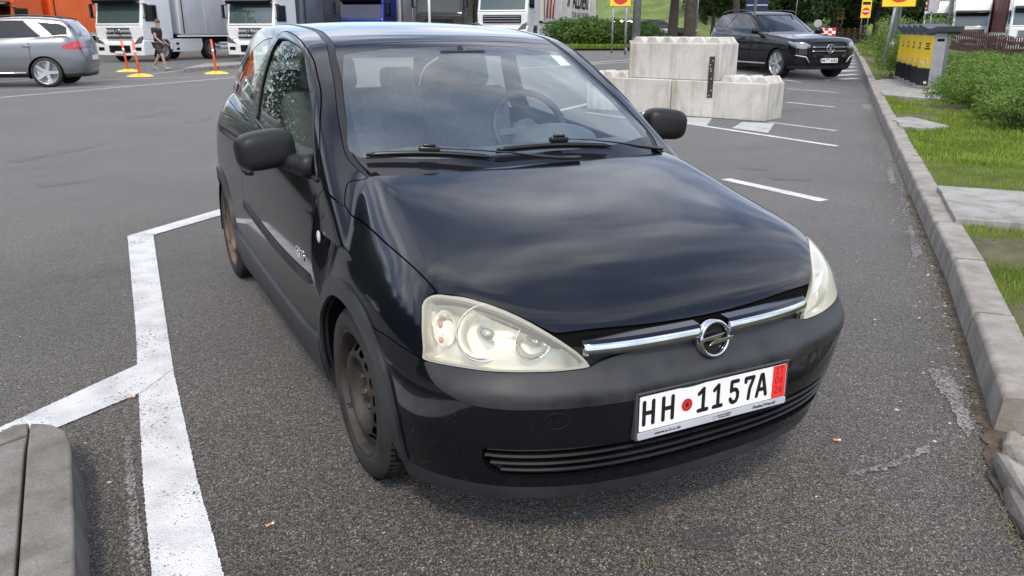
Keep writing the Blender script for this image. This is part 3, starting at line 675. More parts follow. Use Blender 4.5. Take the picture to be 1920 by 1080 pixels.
    WSI=cat(A(inner)[::-1],A([(.488,.905,1.31),(.38,.905,1.325),(.2,.898,1.335),(0,.893,1.338)]),[[1.5,.893],[1.5,.247]])
    panel('windscreen',[cutpiece(WSP,[IN(WSI,0.0)])],WSG,car,sides=(-1,1),off=-.001,flange=0)
    panel('windscreen_border',[cutpiece(WSP,[IN(WS,-.001),OUT(WSI,0.0)])],FRIT,car,sides=(-1,1),off=-.001,flange=.004)
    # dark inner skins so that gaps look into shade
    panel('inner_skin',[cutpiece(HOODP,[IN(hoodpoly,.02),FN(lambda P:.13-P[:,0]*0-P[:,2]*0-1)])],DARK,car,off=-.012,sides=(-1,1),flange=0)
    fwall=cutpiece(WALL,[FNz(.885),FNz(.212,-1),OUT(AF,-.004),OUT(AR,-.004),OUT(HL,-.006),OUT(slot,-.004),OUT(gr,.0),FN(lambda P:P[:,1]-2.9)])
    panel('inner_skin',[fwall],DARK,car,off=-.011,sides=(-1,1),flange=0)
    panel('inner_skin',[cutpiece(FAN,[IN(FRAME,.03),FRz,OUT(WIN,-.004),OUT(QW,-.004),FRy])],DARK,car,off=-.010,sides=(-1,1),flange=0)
    # tailgate, rear bumper, rear lamps, rear glass
    rg=lambda P:np.maximum(np.maximum(np.abs(P[:,0])-(.58-.25*(P[:,2]-1.0)),P[:,2]-1.32),.99-P[:,2])
    tg=lambda P:np.maximum(np.maximum(np.abs(P[:,0])-.598,.62-P[:,2]),P[:,2]-1.365)
    tl=lambda P:np.maximum.reduce([.602-np.abs(P[:,0]),.70-P[:,2],P[:,2]-.893,2.74-P[:,1]])
    RR=FN(lambda P:REARY-P[:,1])
    panel('tailgate',[cutpiece(WALL,[RR,FN(lambda P:tg(P)+.003),FN(lambda P:-rg(P))])],PAINT,car,sides=(-1,1))
    panel('rear_window',[cutpiece(WALL,[RR,FN(lambda P:rg(P)+.001)])],SIDEG,car,off=-.003,sides=(-1,1),flange=0)
    for sd in (-1,1): panel('tail_light',[cutpiece(WALL,[RR,FN(lambda P:tl(P)+.002)])],REDL,car,sides=(sd,),flange=.02)
    panel('rear_bumper',[cutpiece(WALL,[FN(lambda P:2.3-P[:,1]),OUT(QB,.002),FN(lambda P:np.where(P[:,1]>2.7,np.minimum(-tg(P)*0+(P[:,2]-.617),1),1)),FNz(.22,-1),OUT(AR)])],PAINT,car,sides=(-1,1),flange=.02)
    for sd in (-1,1): panel('body_side_rear',[cutpiece(WALL,[FN(lambda P:2.78-P[:,1]),FNz(.617,-1),FNz(.895),FN(lambda P:.602-np.abs(P[:,0])),OUT(QB,0),FN(lambda P:-tl(P))])],PAINT,car,sides=(sd,),flange=.01)
    # under body, wheel housings
    mb=MB(); mb.box((0,1.23,.25),(1.30,3.4,.10),DARK); mb.box((0,-.05,.45),(.9,1.1,.42),DARK); mb.build('underbody',None,car)
    for sd in (-1,1):
        for cy in (-.02,2.471):
            mb=MB(); n=20; rr=.352
            A_=[];B_=[]
            for i in range(n+1):
                a=R(-8+196*i/n); p=(cy+rr*math.cos(a),.270+rr*math.sin(a)); A_.append(mb.bm.verts.new((sd*.785,p[0],p[1]))); B_.append(mb.bm.verts.new((sd*.50,p[0],p[1])))
            for i in range(n): mb.bm.faces.new((A_[i],A_[i+1],B_[i+1],B_[i]))
            mb.bm.faces.new(B_); mb.build('wheel_housing',DARK,car)
    return car,FU,onwall
# ------------------------------------------------------------ wheels
def make_wheel(name,R0,rr,width,prof,holes,hr,rim_mat,hub_mat,parent,loc,side,bolts=4,bolt_r=.05,bolt_h=-.052,tyre=TYRE if 'TYRE' in globals() else None,spokes=None,lipmat=None):
    w=empty(name,loc); w.parent=parent
    M=Matrix.Rotation(R(90)*side,4,'Y')    # local z -> side*x
    mb=MB(); k=R0/.289; wd=width
    tp=[(rr-.004,-.010),(rr+.002,.004),(rr+.012,.009),(rr+.4*(R0-rr),.011),(rr+.72*(R0-rr),.004),(R0-.010,-.010),(R0-.003,-.022),(R0,-.032)]
    gro=[(R0,-.032-.02*k),(R0-.007,-.034-.02*k),(R0-.007,-.040-.02*k),(R0,-.042-.02*k)]
    for q in (.36,.50,.64):
        c=-wd*q; tp+=[(R0,c+.007),(R0-.007,c+.005),(R0-.007,c-.005),(R0,c-.007)]
    tp+=[(R0,-wd+.03),(R0-.010,-wd+.008),(rr+.02,-wd-.008),(rr-.004,-wd)]
    tp=[p for i,p in enumerate(tp)]
    mb.lathe(tp,M,72,tyre)
    # lateral tread cuts
    if R0>.28 and tyre is TYRE and holes:
        for i in range(72):
            a=2*PI*i/72
            for h0,h1 in ((-.012,-.040),(-wd+.012,-wd+.040)):
                c=Vector((math.cos(a),math.sin(a),0)); t=Vector((-c.y,c.x,0)); p=M@(c*(R0-.0026)+Vector((0,0,(h0+h1)/2)))
                rot=Matrix((M.to_3x3()@t,M.to_3x3()@Vector((0,0,1)),M.to_3x3()@c)).transposed(); mb.box(p,(.0035,abs(h1-h0),.0056),DARK,rot)
    mb.build('tyre',None,w)
    mb=MB()
    n=192; rings=[]
    for r,h in prof: rings.append([mb.bm.verts.new(M@Vector((r*math.cos(2*PI*j/n),r*math.sin(2*PI*j/n),h))) for j in range(n)])
    for i in range(len(prof)-1):
        for j in range(n):
            rm=(prof[i][0]+prof[i+1][0])/2; hm=None
            if holes and hr[0]<rm<hr[1]:
                fr=((j+.5)/n*holes)%1; wv=.36*math.sqrt(max(0,1-((rm-(hr[0]+hr[1])/2)/((hr[1]-hr[0])*.62))**2))
                if abs(fr-.5)<wv: continue
            j2=(j+1)%n; f=mb.bm.faces.new((rings[i][j],rings[i][j2],rings[i+1][j2],rings[i+1][j])); f.smooth=True
    if spokes: spokes(mb,M)
    mb.build('rim',rim_mat,w)
    if holes:
        mb=MB(); mb.cyl(M@Vector((0,0,-.09)),M@Vector((0,0,-.075)),rr-.015,None,32,DARK)
        for i in range(bolts):
            a=2*PI*i/bolts+.5; p=Vector((bolt_r*math.cos(a),bolt_r*math.sin(a),bolt_h)); mb.cyl(M@p,M@(p+Vector((0,0,.030))),.0105,.0095,6,hub_mat,smooth=False)
        mb.cyl(M@Vector((0,0,bolt_h)),M@Vector((0,0,bolt_h+.022)),.024,.020,20,hub_mat); mb.cyl(M@Vector((0,0,bolt_h+.02)),M@Vector((0,0,bolt_h+.032)),.013,.011,12,hub_mat)
        mb.build('hub',None,w)
        mb=MB(); p=Vector((.172*math.cos(2.2*side),.172*math.sin(2.2),-.03)); mb.cyl(M@p,M@(p+Vector((0,0,.03))),.0045,.004,8,BLKP); mb.build('valve',None,w)
    return w
STEEL=[(.200,-.006),(.207,.001),(.209,.004),(.205,.006),(.199,.002),(.194,-.008),(.191,-.03),(.186,-.050),(.178,-.056),(.172,-.048),(.1665,-.038),(.163,-.032),(.159,-.025),(.155,-.019),(.150,-.014),(.146,-.011),(.1425,-.0085),(.139,-.0065),(.135,-.005),(.126,-.003),(.117,-.005),(.111,-.012),(.106,-.026),(.099,-.040),(.088,-.047),(.05,-.048),(.024,-.047)]
STROKES={'H':[[(0,0),(0,1)],[(1,0),(1,1)],[(0,.5),(1,.5)]],'1':[[(.12,.80),(.58,1),(.58,0)],[(.1,0),(1,0)]],
 '5':[[(.95,1),(.15,1),(.12,.56),(.5,.62),(.8,.56),(.97,.42),(.97,.2),(.8,.04),(.5,-.01),(.2,.04),(.04,.18)]],'7':[[(.03,.84),(.03,1),(1,1),(.55,.45),(.45,0)]],
 'A':[[(0,0),(.42,1),(.58,1),(1,0)],[(.16,.30),(.84,.30)]],'0':[[(.5,1),(.85,.93),(1,.75),(1,.25),(.85,.07),(.5,0),(.15,.07),(0,.25),(0,.75),(.15,.93),(.5,1)]],
 '6':[[(.9,.97),(.35,.85),(.05,.5),(.02,.22),(.2,.04),(.5,0),(.85,.06),(1,.25),(.9,.5),(.55,.57),(.1,.42)]],'2':[[(.03,.78),(.15,.95),(.5,1),(.85,.93),(.97,.74),(.85,.5),(.1,.1),(.02,0),(1,0)]]}
def stroke(mb,pts,w,M,m,z=0):
    pts=[Vector((p[0],p[1],0)) for p in pts]; n=len(pts)
    for i in range(n-1):
        a,b=pts[i],pts[i+1]; d=(b-a).normalized(); q=Vector((-d.y,d.x,0))*w/2
        mb.poly([M@(Vector((v.x,v.y,z))) for v in (a+q-d*0,a-q-d*0,b-q,b+q)],m)
    for p in pts:
        mb.poly([M@Vector((p.x+w/2*math.cos(a),p.y+w/2*math.sin(a),z+.00012)) for a in np.linspace(0,2*PI,13)[:-1]],m)
WIPM=pr('wiper_black',(.004,.004,.0045),.28)
def finish_hatchback(car,FU,onwall):
    for x,y,rm in ((-1,0,RIMD),(1,0,RIMD),(-1,2.491,RIMB),(1,2.491,RIMB)):
        make_wheel('wheel',.289,.205,.172,STEEL,16,(.1385,.1668),rm,HUBD if y==0 else RIMB,car,(x*.778,y,.285),x,tyre=TYRE)
    # chrome bar
    for sd in (-1,1):
        mb=MB(); rings=[]; sec=[(-.03,.0270),(-.001,.0250),(.008,.0170),(.0145,.005),(.0145,-.006),(.008,-.0155),(-.03,-.018)]
        A=np.linspace(.050,.392,26); P=[];Nv=[]
        for x in A:
            y=-.772+.17*x*x+.9*x**4; P.append(Vector((x*sd,y,  .628-.02*x*x))); Nv.append(None)
        for i,p in enumerate(P):
            t=(P[min(i+1,25)]-P[max(i-1,0)]).normalized(); nn=Vector((t.y,-t.x,0)).normalized()
            if nn.y>0: nn=-nn
            tl=(.006 if i==25 else 0)
            rings.append([mb.bm.verts.new(p+nn*(a-tl)+Vector((0,0,b))) for a,b in sec])
        for i in range(25):
            for j in range(6): f=mb.bm.faces.new((rings[i][j],rings[i][j+1],rings[i+1][j+1],rings[i+1][j])); f.smooth=j in(2,3); f.material_index=1 if j in (0,1) else 0
        mb.bm.faces.new(rings[0]); mb.bm.faces.new(rings[-1][::-1]); bmesh.ops.recalc_face_normals(mb.bm,faces=mb.bm.faces[:])
        o=mb.build('chrome_bar',CHR,car); o.data.materials.append(BLKG)  # black top facets paint in the shade and reflection under the hood lip
    # emblem
    EM=frame((-.004,-.785,.607),(1,0,0),(0,.16,1)); em=MB(); em.lathe([(.0475+.0050*math.cos(a),.0050*math.sin(a)) for a in np.linspace(0,2*PI,15)],EM,56,CHR); 
    e=em.build('emblem',None,car)
    mb=MB(); mb.lathe([(.043,-.006),(.0505,-.005),(.052,-.03),(0,-.03)],EM,48,CHR); mb.lathe([(0,-.010),(.042,-.008)],EM,40,WIPM); mb.build('emblem_base',None,e)
    Zp=[(-1.22,.02),(-1.20,.16),(.50,.30),(.10,.02),(1.22,-.02),(1.20,-.16),(-.50,-.30),(-.10,-.02)]
    Zp=[(-1.24,.13),(.52,.27),(.02,.0),(1.24,.0+.03),(1.24,-.13),(-.52,-.27),(-.02,.0),(-1.24,-.03)]
    mb=MB(); mb.prism([(x*.047,y*.047) for x,y in [(-1.22,.15),(.60,.30),(.13,-.02),(1.22,.03),(1.22,-.15),(-.60,-.30),(-.13,.02),(-1.22,-.03)]],2,-.002,.009,CHR,M=EM,bev=.0008); mb.build('emblem_bolt',None,e)
    # plate
    PM=frame((-.0042,-.8052,.4472),(.9999,-.0097,-.0097),(.01,.0329,.9994))
    mb=MB(); ol=[]
    for cx,cy,a0 in ((.262,.052,0),(-.262,.052,90),(-.262,-.073,180),(.262,-.073,270)):
        for k in range(5): a=R(a0+k*22.5); ol.append((cx+.006*math.cos(a),cy+.006*math.sin(a)))
    mb.prism(ol,2,-.022,.0015,FRAMEP,M=PM,bev=.0015); fr=mb.build('number_plate',None,car)
    mb=MB(); mb.prism([(x*.975,y*.96+.0-.0) for x,y in ol if True],2,-.001,.0005,BLKP,M=PM); 
    mb.box(PM@Vector((0,.0565,.004)),(.53,.006,.008),FRAMEP,PM.to_3x3(),.002); mb.build('plate_frame',None,fr)
    mb=MB(); ol2=[]
    for cx,cy,a0 in ((.256,.045,0),(-.256,.045,90),(-.256,-.050,180),(.256,-.050,270)):
        for k in range(4): a=R(a0+k*30); ol2.append((cx+.004*math.cos(a),cy+.004*math.sin(a)))
    mb.prism(ol2,2,.0016,.0034,BLKP,M=PM); mb.prism([(x*.992,(y+.0025)*.965-.0025) for x,y in ol2],2,.0034,.0040,WHITEP,M=PM); mb.build('plate_face',None,fr)
    mb=MB(); mb.prism([(.206,-.0515),(.2565,-.0515),(.2565,.0465),(.206,.0465)],2,.0040,.0044,REDP,M=PM); rb=mb.build('plate_red_band',None,fr)
    mb=MB(); H0=-.038; hh=.073
    x0=-.26
    for ch,a,b in (('H',.022,.100),('H',.142,.222),('1',.365,.450),('1',.468,.548),('5',.585,.660),('7',.690,.768),('A',.775,.862)):
        xa=x0+a*.52+.0055; xb=x0+b*.52-.0055
        for st in STROKES[ch]: stroke(mb,[(xa+(xb-xa)*p[0],H0+.0055+(hh-.011)*p[1]) for p in st],.0122,PM,BLACKINK,.0043)
    mb.build('plate_characters',None,fr)
    mb=MB()
    for row,y in (('17',.022),('06',-.0075),('26',-.037)):
        for k,ch in enumerate(row):
            for st in STROKES[ch]: stroke(mb,[(.2175+k*.017+.010*p[0],y+.0195*p[1]) for p in st],.0022,PM,ORG,.00455)
    mb.build('plate_expiry_digits',None,fr)
    mb=MB(); c=(-.26+.52*.305,-.006); mb.poly([PM@Vector((c[0]+.0185*math.cos(a),c[1]+.0185*math.sin(a),.0046)) for a in np.linspace(0,2*PI,33)[:-1]],LETTER_RED)
    mb.lathe([(.0135,.0049),(.0145,.0049)],PM@Matrix.Translation((c[0],c[1],0)),32,ORG); 
    mb.prism([(c[0]-.005,c[1]+.007),(c[0]+.005,c[1]+.007),(c[0]+.005,c[1]-.003),(c[0],c[1]-.008),(c[0]-.005,c[1]-.003)],2,.0047,.0050,ORG,M=PM); mb.build('registration_seal',None,fr)
    mb=MB(); ol3=[]
    for cx,cy,a0 in ((.257,-.0595,0),(-.257,-.0595,90),(-.257,-.0705,180),(.257,-.0705,270)):
        for k in range(4): a=R(a0+k*30); ol3.append((cx+.005*math.cos(a),cy+.005*math.sin(a)))
    mb.prism(ol3,2,.0016,.0060,SILV,M=PM,bev=.0008)
    mb.build('plate_holder_strip',None,fr)
    for tx,x,s,ins in (('www.a-h-u.de',-.165,.0125,BLACKINK),('Pielke/Wendt',.178,.0125,BLACKINK),('AUTO-CREW',.030,.007,FRAMEP)):
        text_mesh(tx,s,ins,fr,PM@Matrix.Translation((x,-.0652 if s>.01 else -.0622,.0063)),'plate_holder_lettering',.0002,shear=.25,bold=.0003,sx=1.25)
    mb=MB(); mb.prism([(.010,-.0695),(.052,-.0695),(.054,-.067),(.012,-.067)],2,.0060,.0064,BLACKINK,M=PM); mb.lathe([(.0045,.0064),(.0056,.0064)],PM@Matrix.Translation((-.004,-.0655,0)),20,FRAMEP); mb.build('plate_holder_mark',None,fr)
    # mirrors
    for sd in (-1,1):
        mb=MB(); rot=Matrix.Rotation(R(-8*sd),3,'Z')@Matrix.Rotation(R(6*sd),3,'Y')
        mb.ell((sd*.885,.612,1.000),(.104,.062,.068),BLKP,rot,40,28,.62); m=mb.build('wing_mirror',None,car)
        mb=MB(); mb.ell((sd*.887,.668,1.000),(.088,.006,.056),CHR,rot,24,16,.62); mb.build('mirror_glass',None,m)
        mb=MB(); mb.tube([(sd*.83,.600,.965),(sd*.795,.575,.950),(sd*.765,.540,.942),(sd*.735,.52,.94)],[.030,.030,.036,.040],12,BLKP,flat=1.2); mb.build('mirror_arm',None,m)
    # wipers
    def wip(a,b,hub,arm,thick):
        w=MB(); a,b,hub=Vector(a),Vector(b),Vector(hub); d=(b-a).normalized(); 
        pts=[a+(b-a)*t+Vector((0,-.004,.012+.010*math.sin(PI*t))) for t in np.linspace(0,1,15)]
        w.tube(pts,[.004]+[.0085]*13+[.004],8,WIPM,flat=1.1); w.tube([p-Vector((0,-.006,.011)) for p in pts],.004,6,RUB)
        o=w.build('wiper',None,car)
        w=MB(); c=hub+Vector((0,-.008,.026)); w.box(c,(.075,.026,.022),WIPM,d.to_track_quat('X','Z').to_matrix(),.007,3); w.box(c+Vector((0,-.002,.014)),(.045,.02,.012),WIPM,d.to_track_quat('X','Z').to_matrix(),.005,3); w.build('wiper_clip',None,o)
        w=MB(); w.tube([Vector(p) for p in arm],thick,8,WIPM,flat=.6); w.build('wiper_arm',None,o)
    wip((-.60,.345,.985),(-.185,.205,.966),(-.393,.285,.984),[(-.385,.275,1.014),(-.28,.235,1.008),(-.12,.19,.992),(-.02,.165,.975),(.06,.150,.966),(.14,.145,.962)],[.004,.004,.005,.010,.012,.013])
    wip((-.150,.245,.985),(.340,.240,.969),(.115,.262,.99),[(.125,.255,1.018),(.24,.235,1.010),(.38,.225,.990),(.45,.215,.975),(.53,.215,.962),(.57,.22,.957)],[.004,.004,.006,.011,.012,.012])
    # interior
    it=MB(); it.prism([(.26,.88),(.42,.935),(.62,.955),(.74,.93),(.80,.86),(.80,.55),(.26,.55)],0,-.66,.66,DASHM,bev=.02); it.ell((.36,.70,.945),(.20,.14,.075),DASHM); it.ell((-.30,.58,.935),(.22,.12,.04),DASHM); ds=it.build('dashboard',None,car)
    it=MB(); q=Vector((0,-.45,.9)).to_track_quat('Z','Y').to_matrix().to_4x4(); q=Matrix.Translation((.37,.93,.97))@Matrix.Rotation(R(62),4,'X')
    it.lathe([(.180+.016*math.cos(a),.016*math.sin(a)) for a in np.linspace(0,2*PI,13)],q,40,GREYP); it.lathe([(0,-.01),(.06,-.015),(.07,-.05)],q,20,DASHM)
    for a in (0,180,270): it.box(q@Vector((.11*math.cos(R(a)),.11*math.sin(R(a)),-.02)),(.14 if a!=270 else .04,.035 if a!=270 else .14,.015),DASHM,q.to_3x3(),.004)
    it.build('steering_wheel',None,car)
    for sx,y0 in ((-.36,1.25),(.36,1.25)):
        it=MB(); it.box((sx,y0,.50),(.50,.50,.16),SEATF,None,.05,4); rt=Matrix.Rotation(R(-16),3,'X'); it.box((sx,y0+.32,.82),(.48,.15,.62),SEATF,rt,.06,4); st=it.build('front_seat',None,car)
        it=MB(); it.box((sx,y0+.40,1.20),(.27,.10,.17),SEATF,rt,.045,4); it.cyl((sx-.06,y0+.38,1.08),(sx-.06,y0+.40,1.16),.007,None,8,CHR); it.cyl((sx+.06,y0+.38,1.08),(sx+.06,y0+.40,1.16),.007,None,8,CHR); it.build('headrest',None,st)
    it=MB(); it.box((0,2.30,.52),(1.15,.45,.20),SEATF,None,.05,4); it.box((0,2.56,.82),(1.15,.14,.50),SEATF,Matrix.Rotation(R(-14),3,'X'),.05,4); 
    for x in(-.33,.33): it.box((x,2.60,1.12),(.22,.08,.13),SEATF,None,.035,3)
    it.build('rear_seat',None,car)
    it=MB(); it.box((0,1.6,.34),(1.50,2.2,.04),DARK); it.box((-.745,1.2,.60),(.03,1.3,.52),SEATF); it.box((.745,1.2,.60),(.03,1.3,.52),SEATF); it.build('cabin_floor',None,car)
    it=MB(); it.box((0.0,.86,1.297),(.21,.03,.055),BLKP,Matrix.Rotation(R(14),3,'X'),.012,3); it.cyl((0,.86,1.31),(0,.885,1.335),.012,None,10,BLKP); it.build('rear_view_mirror',None,car)
    it=MB()
    for x in(-.30,.30): it.box((x,1.03,1.318),(.38,.13,.014),DASHM,Matrix.Rotation(R(16),3,'X'),.006)
    it.build('sun_visor',None,car)
    # windscreen sticker
    def onws(x,z,off=.003): y=float(ywn(np.array(x),np.array(z))); return Vector((x,y-off*.5,z+off*.86))
    it=MB(); it.poly([onws(x,z,-.008) for x,z in ((.438,1.304),(.497,1.301),(.508,1.262),(.447,1.262))][::-1],WHITEP); it.build('windscreen_sticker',None,car)
    # chrome badge lettering on the door
    BM=frame((-.8085,.545,.625),(0,-1,0),(0,0,1)); text_mesh('CDTi',.050,CHR,car,BM,'door_badge',.002,bold=.0012,sx=1.1)
# ------------------------------------------------------------ ground materials
def asphalt(name='asphalt'):
    m=pr(name,.1,.85,0,.35); bs(m).inputs['Sheen Weight'].default_value=.62; bs(m).inputs['Sheen Roughness'].default_value=.26; bs(m).inputs['Sheen Tint'].default_value=(1,.93,.84,1); t=m.node_tree; b=bs(m); tc=N(t,'ShaderNodeTexCoord'); O=tc.outputs['Object']
    wn=N(t,'ShaderNodeTexNoise',i_Scale=60.0,i_Detail=2.0); L(t,O,wn.inputs[0])
    wa=N(t,'ShaderNodeVectorMath',operation='MULTIPLY_ADD'); wa.inputs[1].default_value=(.006,.006,.0); L(t,wn.outputs['Color'],wa.inputs[0]); L(t,O,wa.inputs[2])
    v=N(t,'ShaderNodeTexVoronoi',i_Scale=175.0,i_Randomness=1.0); L(t,wa.outputs[0],v.inputs[0])
    v2=N(t,'ShaderNodeTexVoronoi',i_Scale=290.0); L(t,wa.outputs[0],v2.inputs[0])
    sx=N(t,'ShaderNodeSeparateColor'); L(t,v.outputs['Color'],sx.inputs[0])
    st=ramp(t,sx.outputs[0],[(0,(.052,.049,.046)),(.5,(.088,.083,.077)),(.80,(.135,.128,.118)),(.95,(.22,.21,.19)),(1,(.40,.38,.35))])
    ed=ramp(t,v.outputs['Distance'],[(.25,1),(.60,.30)]); m1=N(t,'ShaderNodeMixRGB',blend_type='MULTIPLY',n0=1.0); L(t,st.outputs[0],m1.inputs[1]); L(t,ed.outputs[0],m1.inputs[2])
    ln=N(t,'ShaderNodeTexNoise',i_Scale=.55,i_Detail=9.0,i_Roughness=.65); L(t,O,ln.inputs[0]); lr=ramp(t,ln.outputs[0],[(.34,(.72,.71,.70)),(.5,(1,1,1)),(.64,(1.26,1.24,1.20))])
    m2=N(t,'ShaderNodeMixRGB',blend_type='MULTIPLY',n0=1.0); L(t,m1.outputs[0],m2.inputs[1]); L(t,lr.outputs[0],m2.inputs[2])
    # oil marks and tyre smears, elongated
    mp=N(t,'ShaderNodeMapping'); mp.inputs['Rotation'].default_value=(0,0,.77); mp.inputs['Scale'].default_value=(.35,2.2,1); L(t,O,mp.inputs[0])
    sn=N(t,'ShaderNodeTexNoise',i_Scale=1.3,i_Detail=5.0,i_Roughness=.55); L(t,mp.outputs[0],sn.inputs[0]); sr=ramp(t,sn.outputs[0],[(.33,(.66,.66,.66)),(.42,(1,1,1))])
    m3=N(t,'ShaderNodeMixRGB',blend_type='MULTIPLY',n0=1.0); L(t,m2.outputs[0],m3.inputs[1]); L(t,sr.outputs[0],m3.inputs[2])
    vm=N(t,'ShaderNodeMixRGB',blend_type='MULTIPLY',n0=1.0); vm.inputs[2].default_value=(1.04,.975,.91,1); gn=N(t,'ShaderNodeTexNoise',i_Scale=38.0,i_Detail=5.0,i_Roughness=.75); L(t,O,gn.inputs[0]); gr_=ramp(t,gn.outputs[0],[(.36,(.74,.74,.74)),(.5,(1,1,1)),(.64,(1.30,1.29,1.27))]); m4=N(t,'ShaderNodeMixRGB',blend_type='MULTIPLY',n0=1.0); L(t,m3.outputs[0],m4.inputs[1]); L(t,gr_.outputs[0],m4.inputs[2]); L(t,m4.outputs[0],vm.inputs[1]); L(t,vm.outputs[0],b.inputs['Base Color'])
    h=N(t,'ShaderNodeMath',operation='MULTIPLY_ADD',n1=.35); L(t,v2.outputs['Distance'],h.inputs[0]); L(t,v.outputs['Distance'],h.inputs[2])
    bp=N(t,'ShaderNodeBump',i_Strength=.8,i_Distance=.004); bp.invert=True; L(t,h.outputs[0],bp.inputs['Height']); L(t,bp.outputs[0],b.inputs['Normal'])
    return m,vm.outputs[0],bp.outputs[0]
ASPH,_,_=asphalt()
def paint_mat(name,wear=.46,c=(.60,.60,.58)):
    m,ac,bn=asphalt(name); t=m.node_tree; b=bs(m); tc=N(t,'ShaderNodeTexCoord')
    n=N(t,'ShaderNodeTexNoise',i_Scale=95.0,i_Detail=4.0,i_Roughness=.6); L(t,tc.outputs['Object'],n.inputs[0])
    n2=N(t,'ShaderNodeTexNoise',i_Scale=2.6,i_Detail=5.0,i_Roughness=.6); L(t,tc.outputs['Object'],n2.inputs[0])
    ad=N(t,'ShaderNodeMath',operation='MULTIPLY_ADD',n1=.55,n2=-.27); L(t,n2.outputs[0],ad.inputs[0]); 
    s2=N(t,'ShaderNodeMath',operation='ADD'); L(t,ad.outputs[0],s2.inputs[0]); L(t,n.outputs[0],s2.inputs[1])
    r=ramp(t,s2.outputs[0],[(wear-.10,0),(wear-.03,1)])
    n3=N(t,'ShaderNodeTexNoise',i_Scale=7.0,i_Detail=6.0); L(t,tc.outputs['Object'],n3.inputs[0]); cr_=ramp(t,n3.outputs[0],[(.3,tuple(x*.72 for x in c)),(.6,c)])
    mx=N(t,'ShaderNodeMixRGB'); L(t,r.outputs[0],mx.inputs[0]); L(t,ac,mx.inputs[1]); L(t,cr_.outputs[0],mx.inputs[2]); L(t,mx.outputs[0],b.inputs['Base Color'])
    return m
WPAINT=paint_mat('road_paint_fresh',.425,(.68,.69,.69)); WWORN=paint_mat('road_paint_worn',.60,(.27,.26,.245)); WMID=paint_mat('road_paint_mid',.42,(.50,.50,.49))
def concrete(name,c1,c2,c3,sc=5,stain=(.6,.58,.54),wet=1.0,blotch=2.2):
    m=pr(name,c1,.85,0,.3); t=m.node_tree; b=bs(m); tc=N(t,'ShaderNodeTexCoord'); O=tc.outputs['Object']
    n=N(t,'ShaderNodeTexNoise',i_Scale=float(sc),i_Detail=9.0,i_Roughness=.65); L(t,O,n.inputs[0]); r=ramp(t,n.outputs[0],[(.3,c1),(.5,c2),(.7,c3)])
    mp=N(t,'ShaderNodeMapping'); mp.inputs['Scale'].default_value=(3.0,3.0,.5); L(t,O,mp.inputs[0]); n2=N(t,'ShaderNodeTexNoise',i_Scale=blotch,i_Detail=6.0,i_Roughness=.6); L(t,mp.outputs[0],n2.inputs[0])
    r2=ramp(t,n2.outputs[0],[(.33,stain),(.55,(1,1,1))]); mm=N(t,'ShaderNodeMixRGB',blend_type='MULTIPLY',n0=wet); L(t,r.outputs[0],mm.inputs[1]); L(t,r2.outputs[0],mm.inputs[2])
    n3=N(t,'ShaderNodeTexNoise',i_Scale=175.0,i_Detail=3.0); L(t,O,n3.inputs[0]); r3=ramp(t,n3.outputs[0],[(.35,(.72,.72,.72)),(.6,(1.08,1.08,1.08))]); m3=N(t,'ShaderNodeMixRGB',blend_type='MULTIPLY',n0=.7); L(t,mm.outputs[0],m3.inputs[1]); L(t,r3.outputs[0],m3.inputs[2]); L(t,m3.outputs[0],b.inputs['Base Color'])
    n4=N(t,'ShaderNodeTexNoise',i_Scale=38.0,i_Detail=8.0,i_Roughness=.7); L(t,O,n4.inputs[0]); bp=N(t,'ShaderNodeBump',i_Strength=.55,i_Distance=.006); L(t,n4.outputs[0],bp.inputs['Height']); L(t,bp.outputs[0],b.inputs['Normal'])
    return m
KERBM=concrete('kerb_concrete',(.22,.20,.175),(.30,.276,.246),(.37,.345,.31),4,(.72,.70,.66))
ISLM=concrete('island_concrete',(.15,.14,.123),(.20,.187,.168),(.25,.235,.212),4,(.70,.68,.64))
BLOCKM=concrete('block_concrete',(.46,.445,.41),(.57,.55,.505),(.66,.635,.59),3,(.74,.70,.63))
SLABM=concrete('slab_concrete',(.24,.235,.22),(.32,.31,.29),(.38,.37,.35),3,(.7,.7,.66))
SOIL=noisy('soil',(.055,.038,.026),(.13,.10,.07),14,(.9,.95),.8,90,bdist=.02)
VERGE=noisy('verge_ground',(.060,.065,.022),(.13,.11,.055),5,(.9,.95),.8,60,bdist=.03)
def foliage(name,cs,sc=1.5,trans=.3):
    m=pr(name,cs[0],.55,0,.35); t=m.node_tree; b=bs(m); o=t.nodes['Material Output']; tc=N(t,'ShaderNodeTexCoord')
    n=N(t,'ShaderNodeTexNoise',i_Scale=float(sc),i_Detail=8.0,i_Roughness=.75); L(t,tc.outputs['Object'],n.inputs[0]); r=ramp(t,n.outputs[0],[(.30,cs[0]),(.5,cs[1]),(.68,cs[2])]); L(t,r.outputs[0],b.inputs['Base Color'])
    tr=N(t,'ShaderNodeBsdfTranslucent'); L(t,r.outputs[0],tr.inputs[0]); mx=N(t,'ShaderNodeMixShader',n0=trans); L(t,b.outputs[0],mx.inputs[1]); L(t,tr.outputs[0],mx.inputs[2]); L(t,mx.outputs[0],o.inputs[0]); return m
GRASSM=foliage('grass_blades',[(.10,.16,.020),(.20,.29,.035),(.34,.38,.09)],2.2,.4)
LEAFH=foliage('hedge_leaves',[(.040,.085,.014),(.085,.16,.025),(.16,.25,.05)],3,.35)
LEAFB=foliage('bush_leaves',[(.050,.105,.018),(.125,.215,.036),(.26,.34,.07)],2.5,.35)
LEAFT=foliage('tree_leaves',[(.022,.050,.012),(.048,.092,.018),(.10,.155,.035)],.8,.3)
LEAFD=foliage('dark_tree_leaves',[(.014,.032,.010),(.030,.058,.014),(.07,.11,.028)],.8,.25)
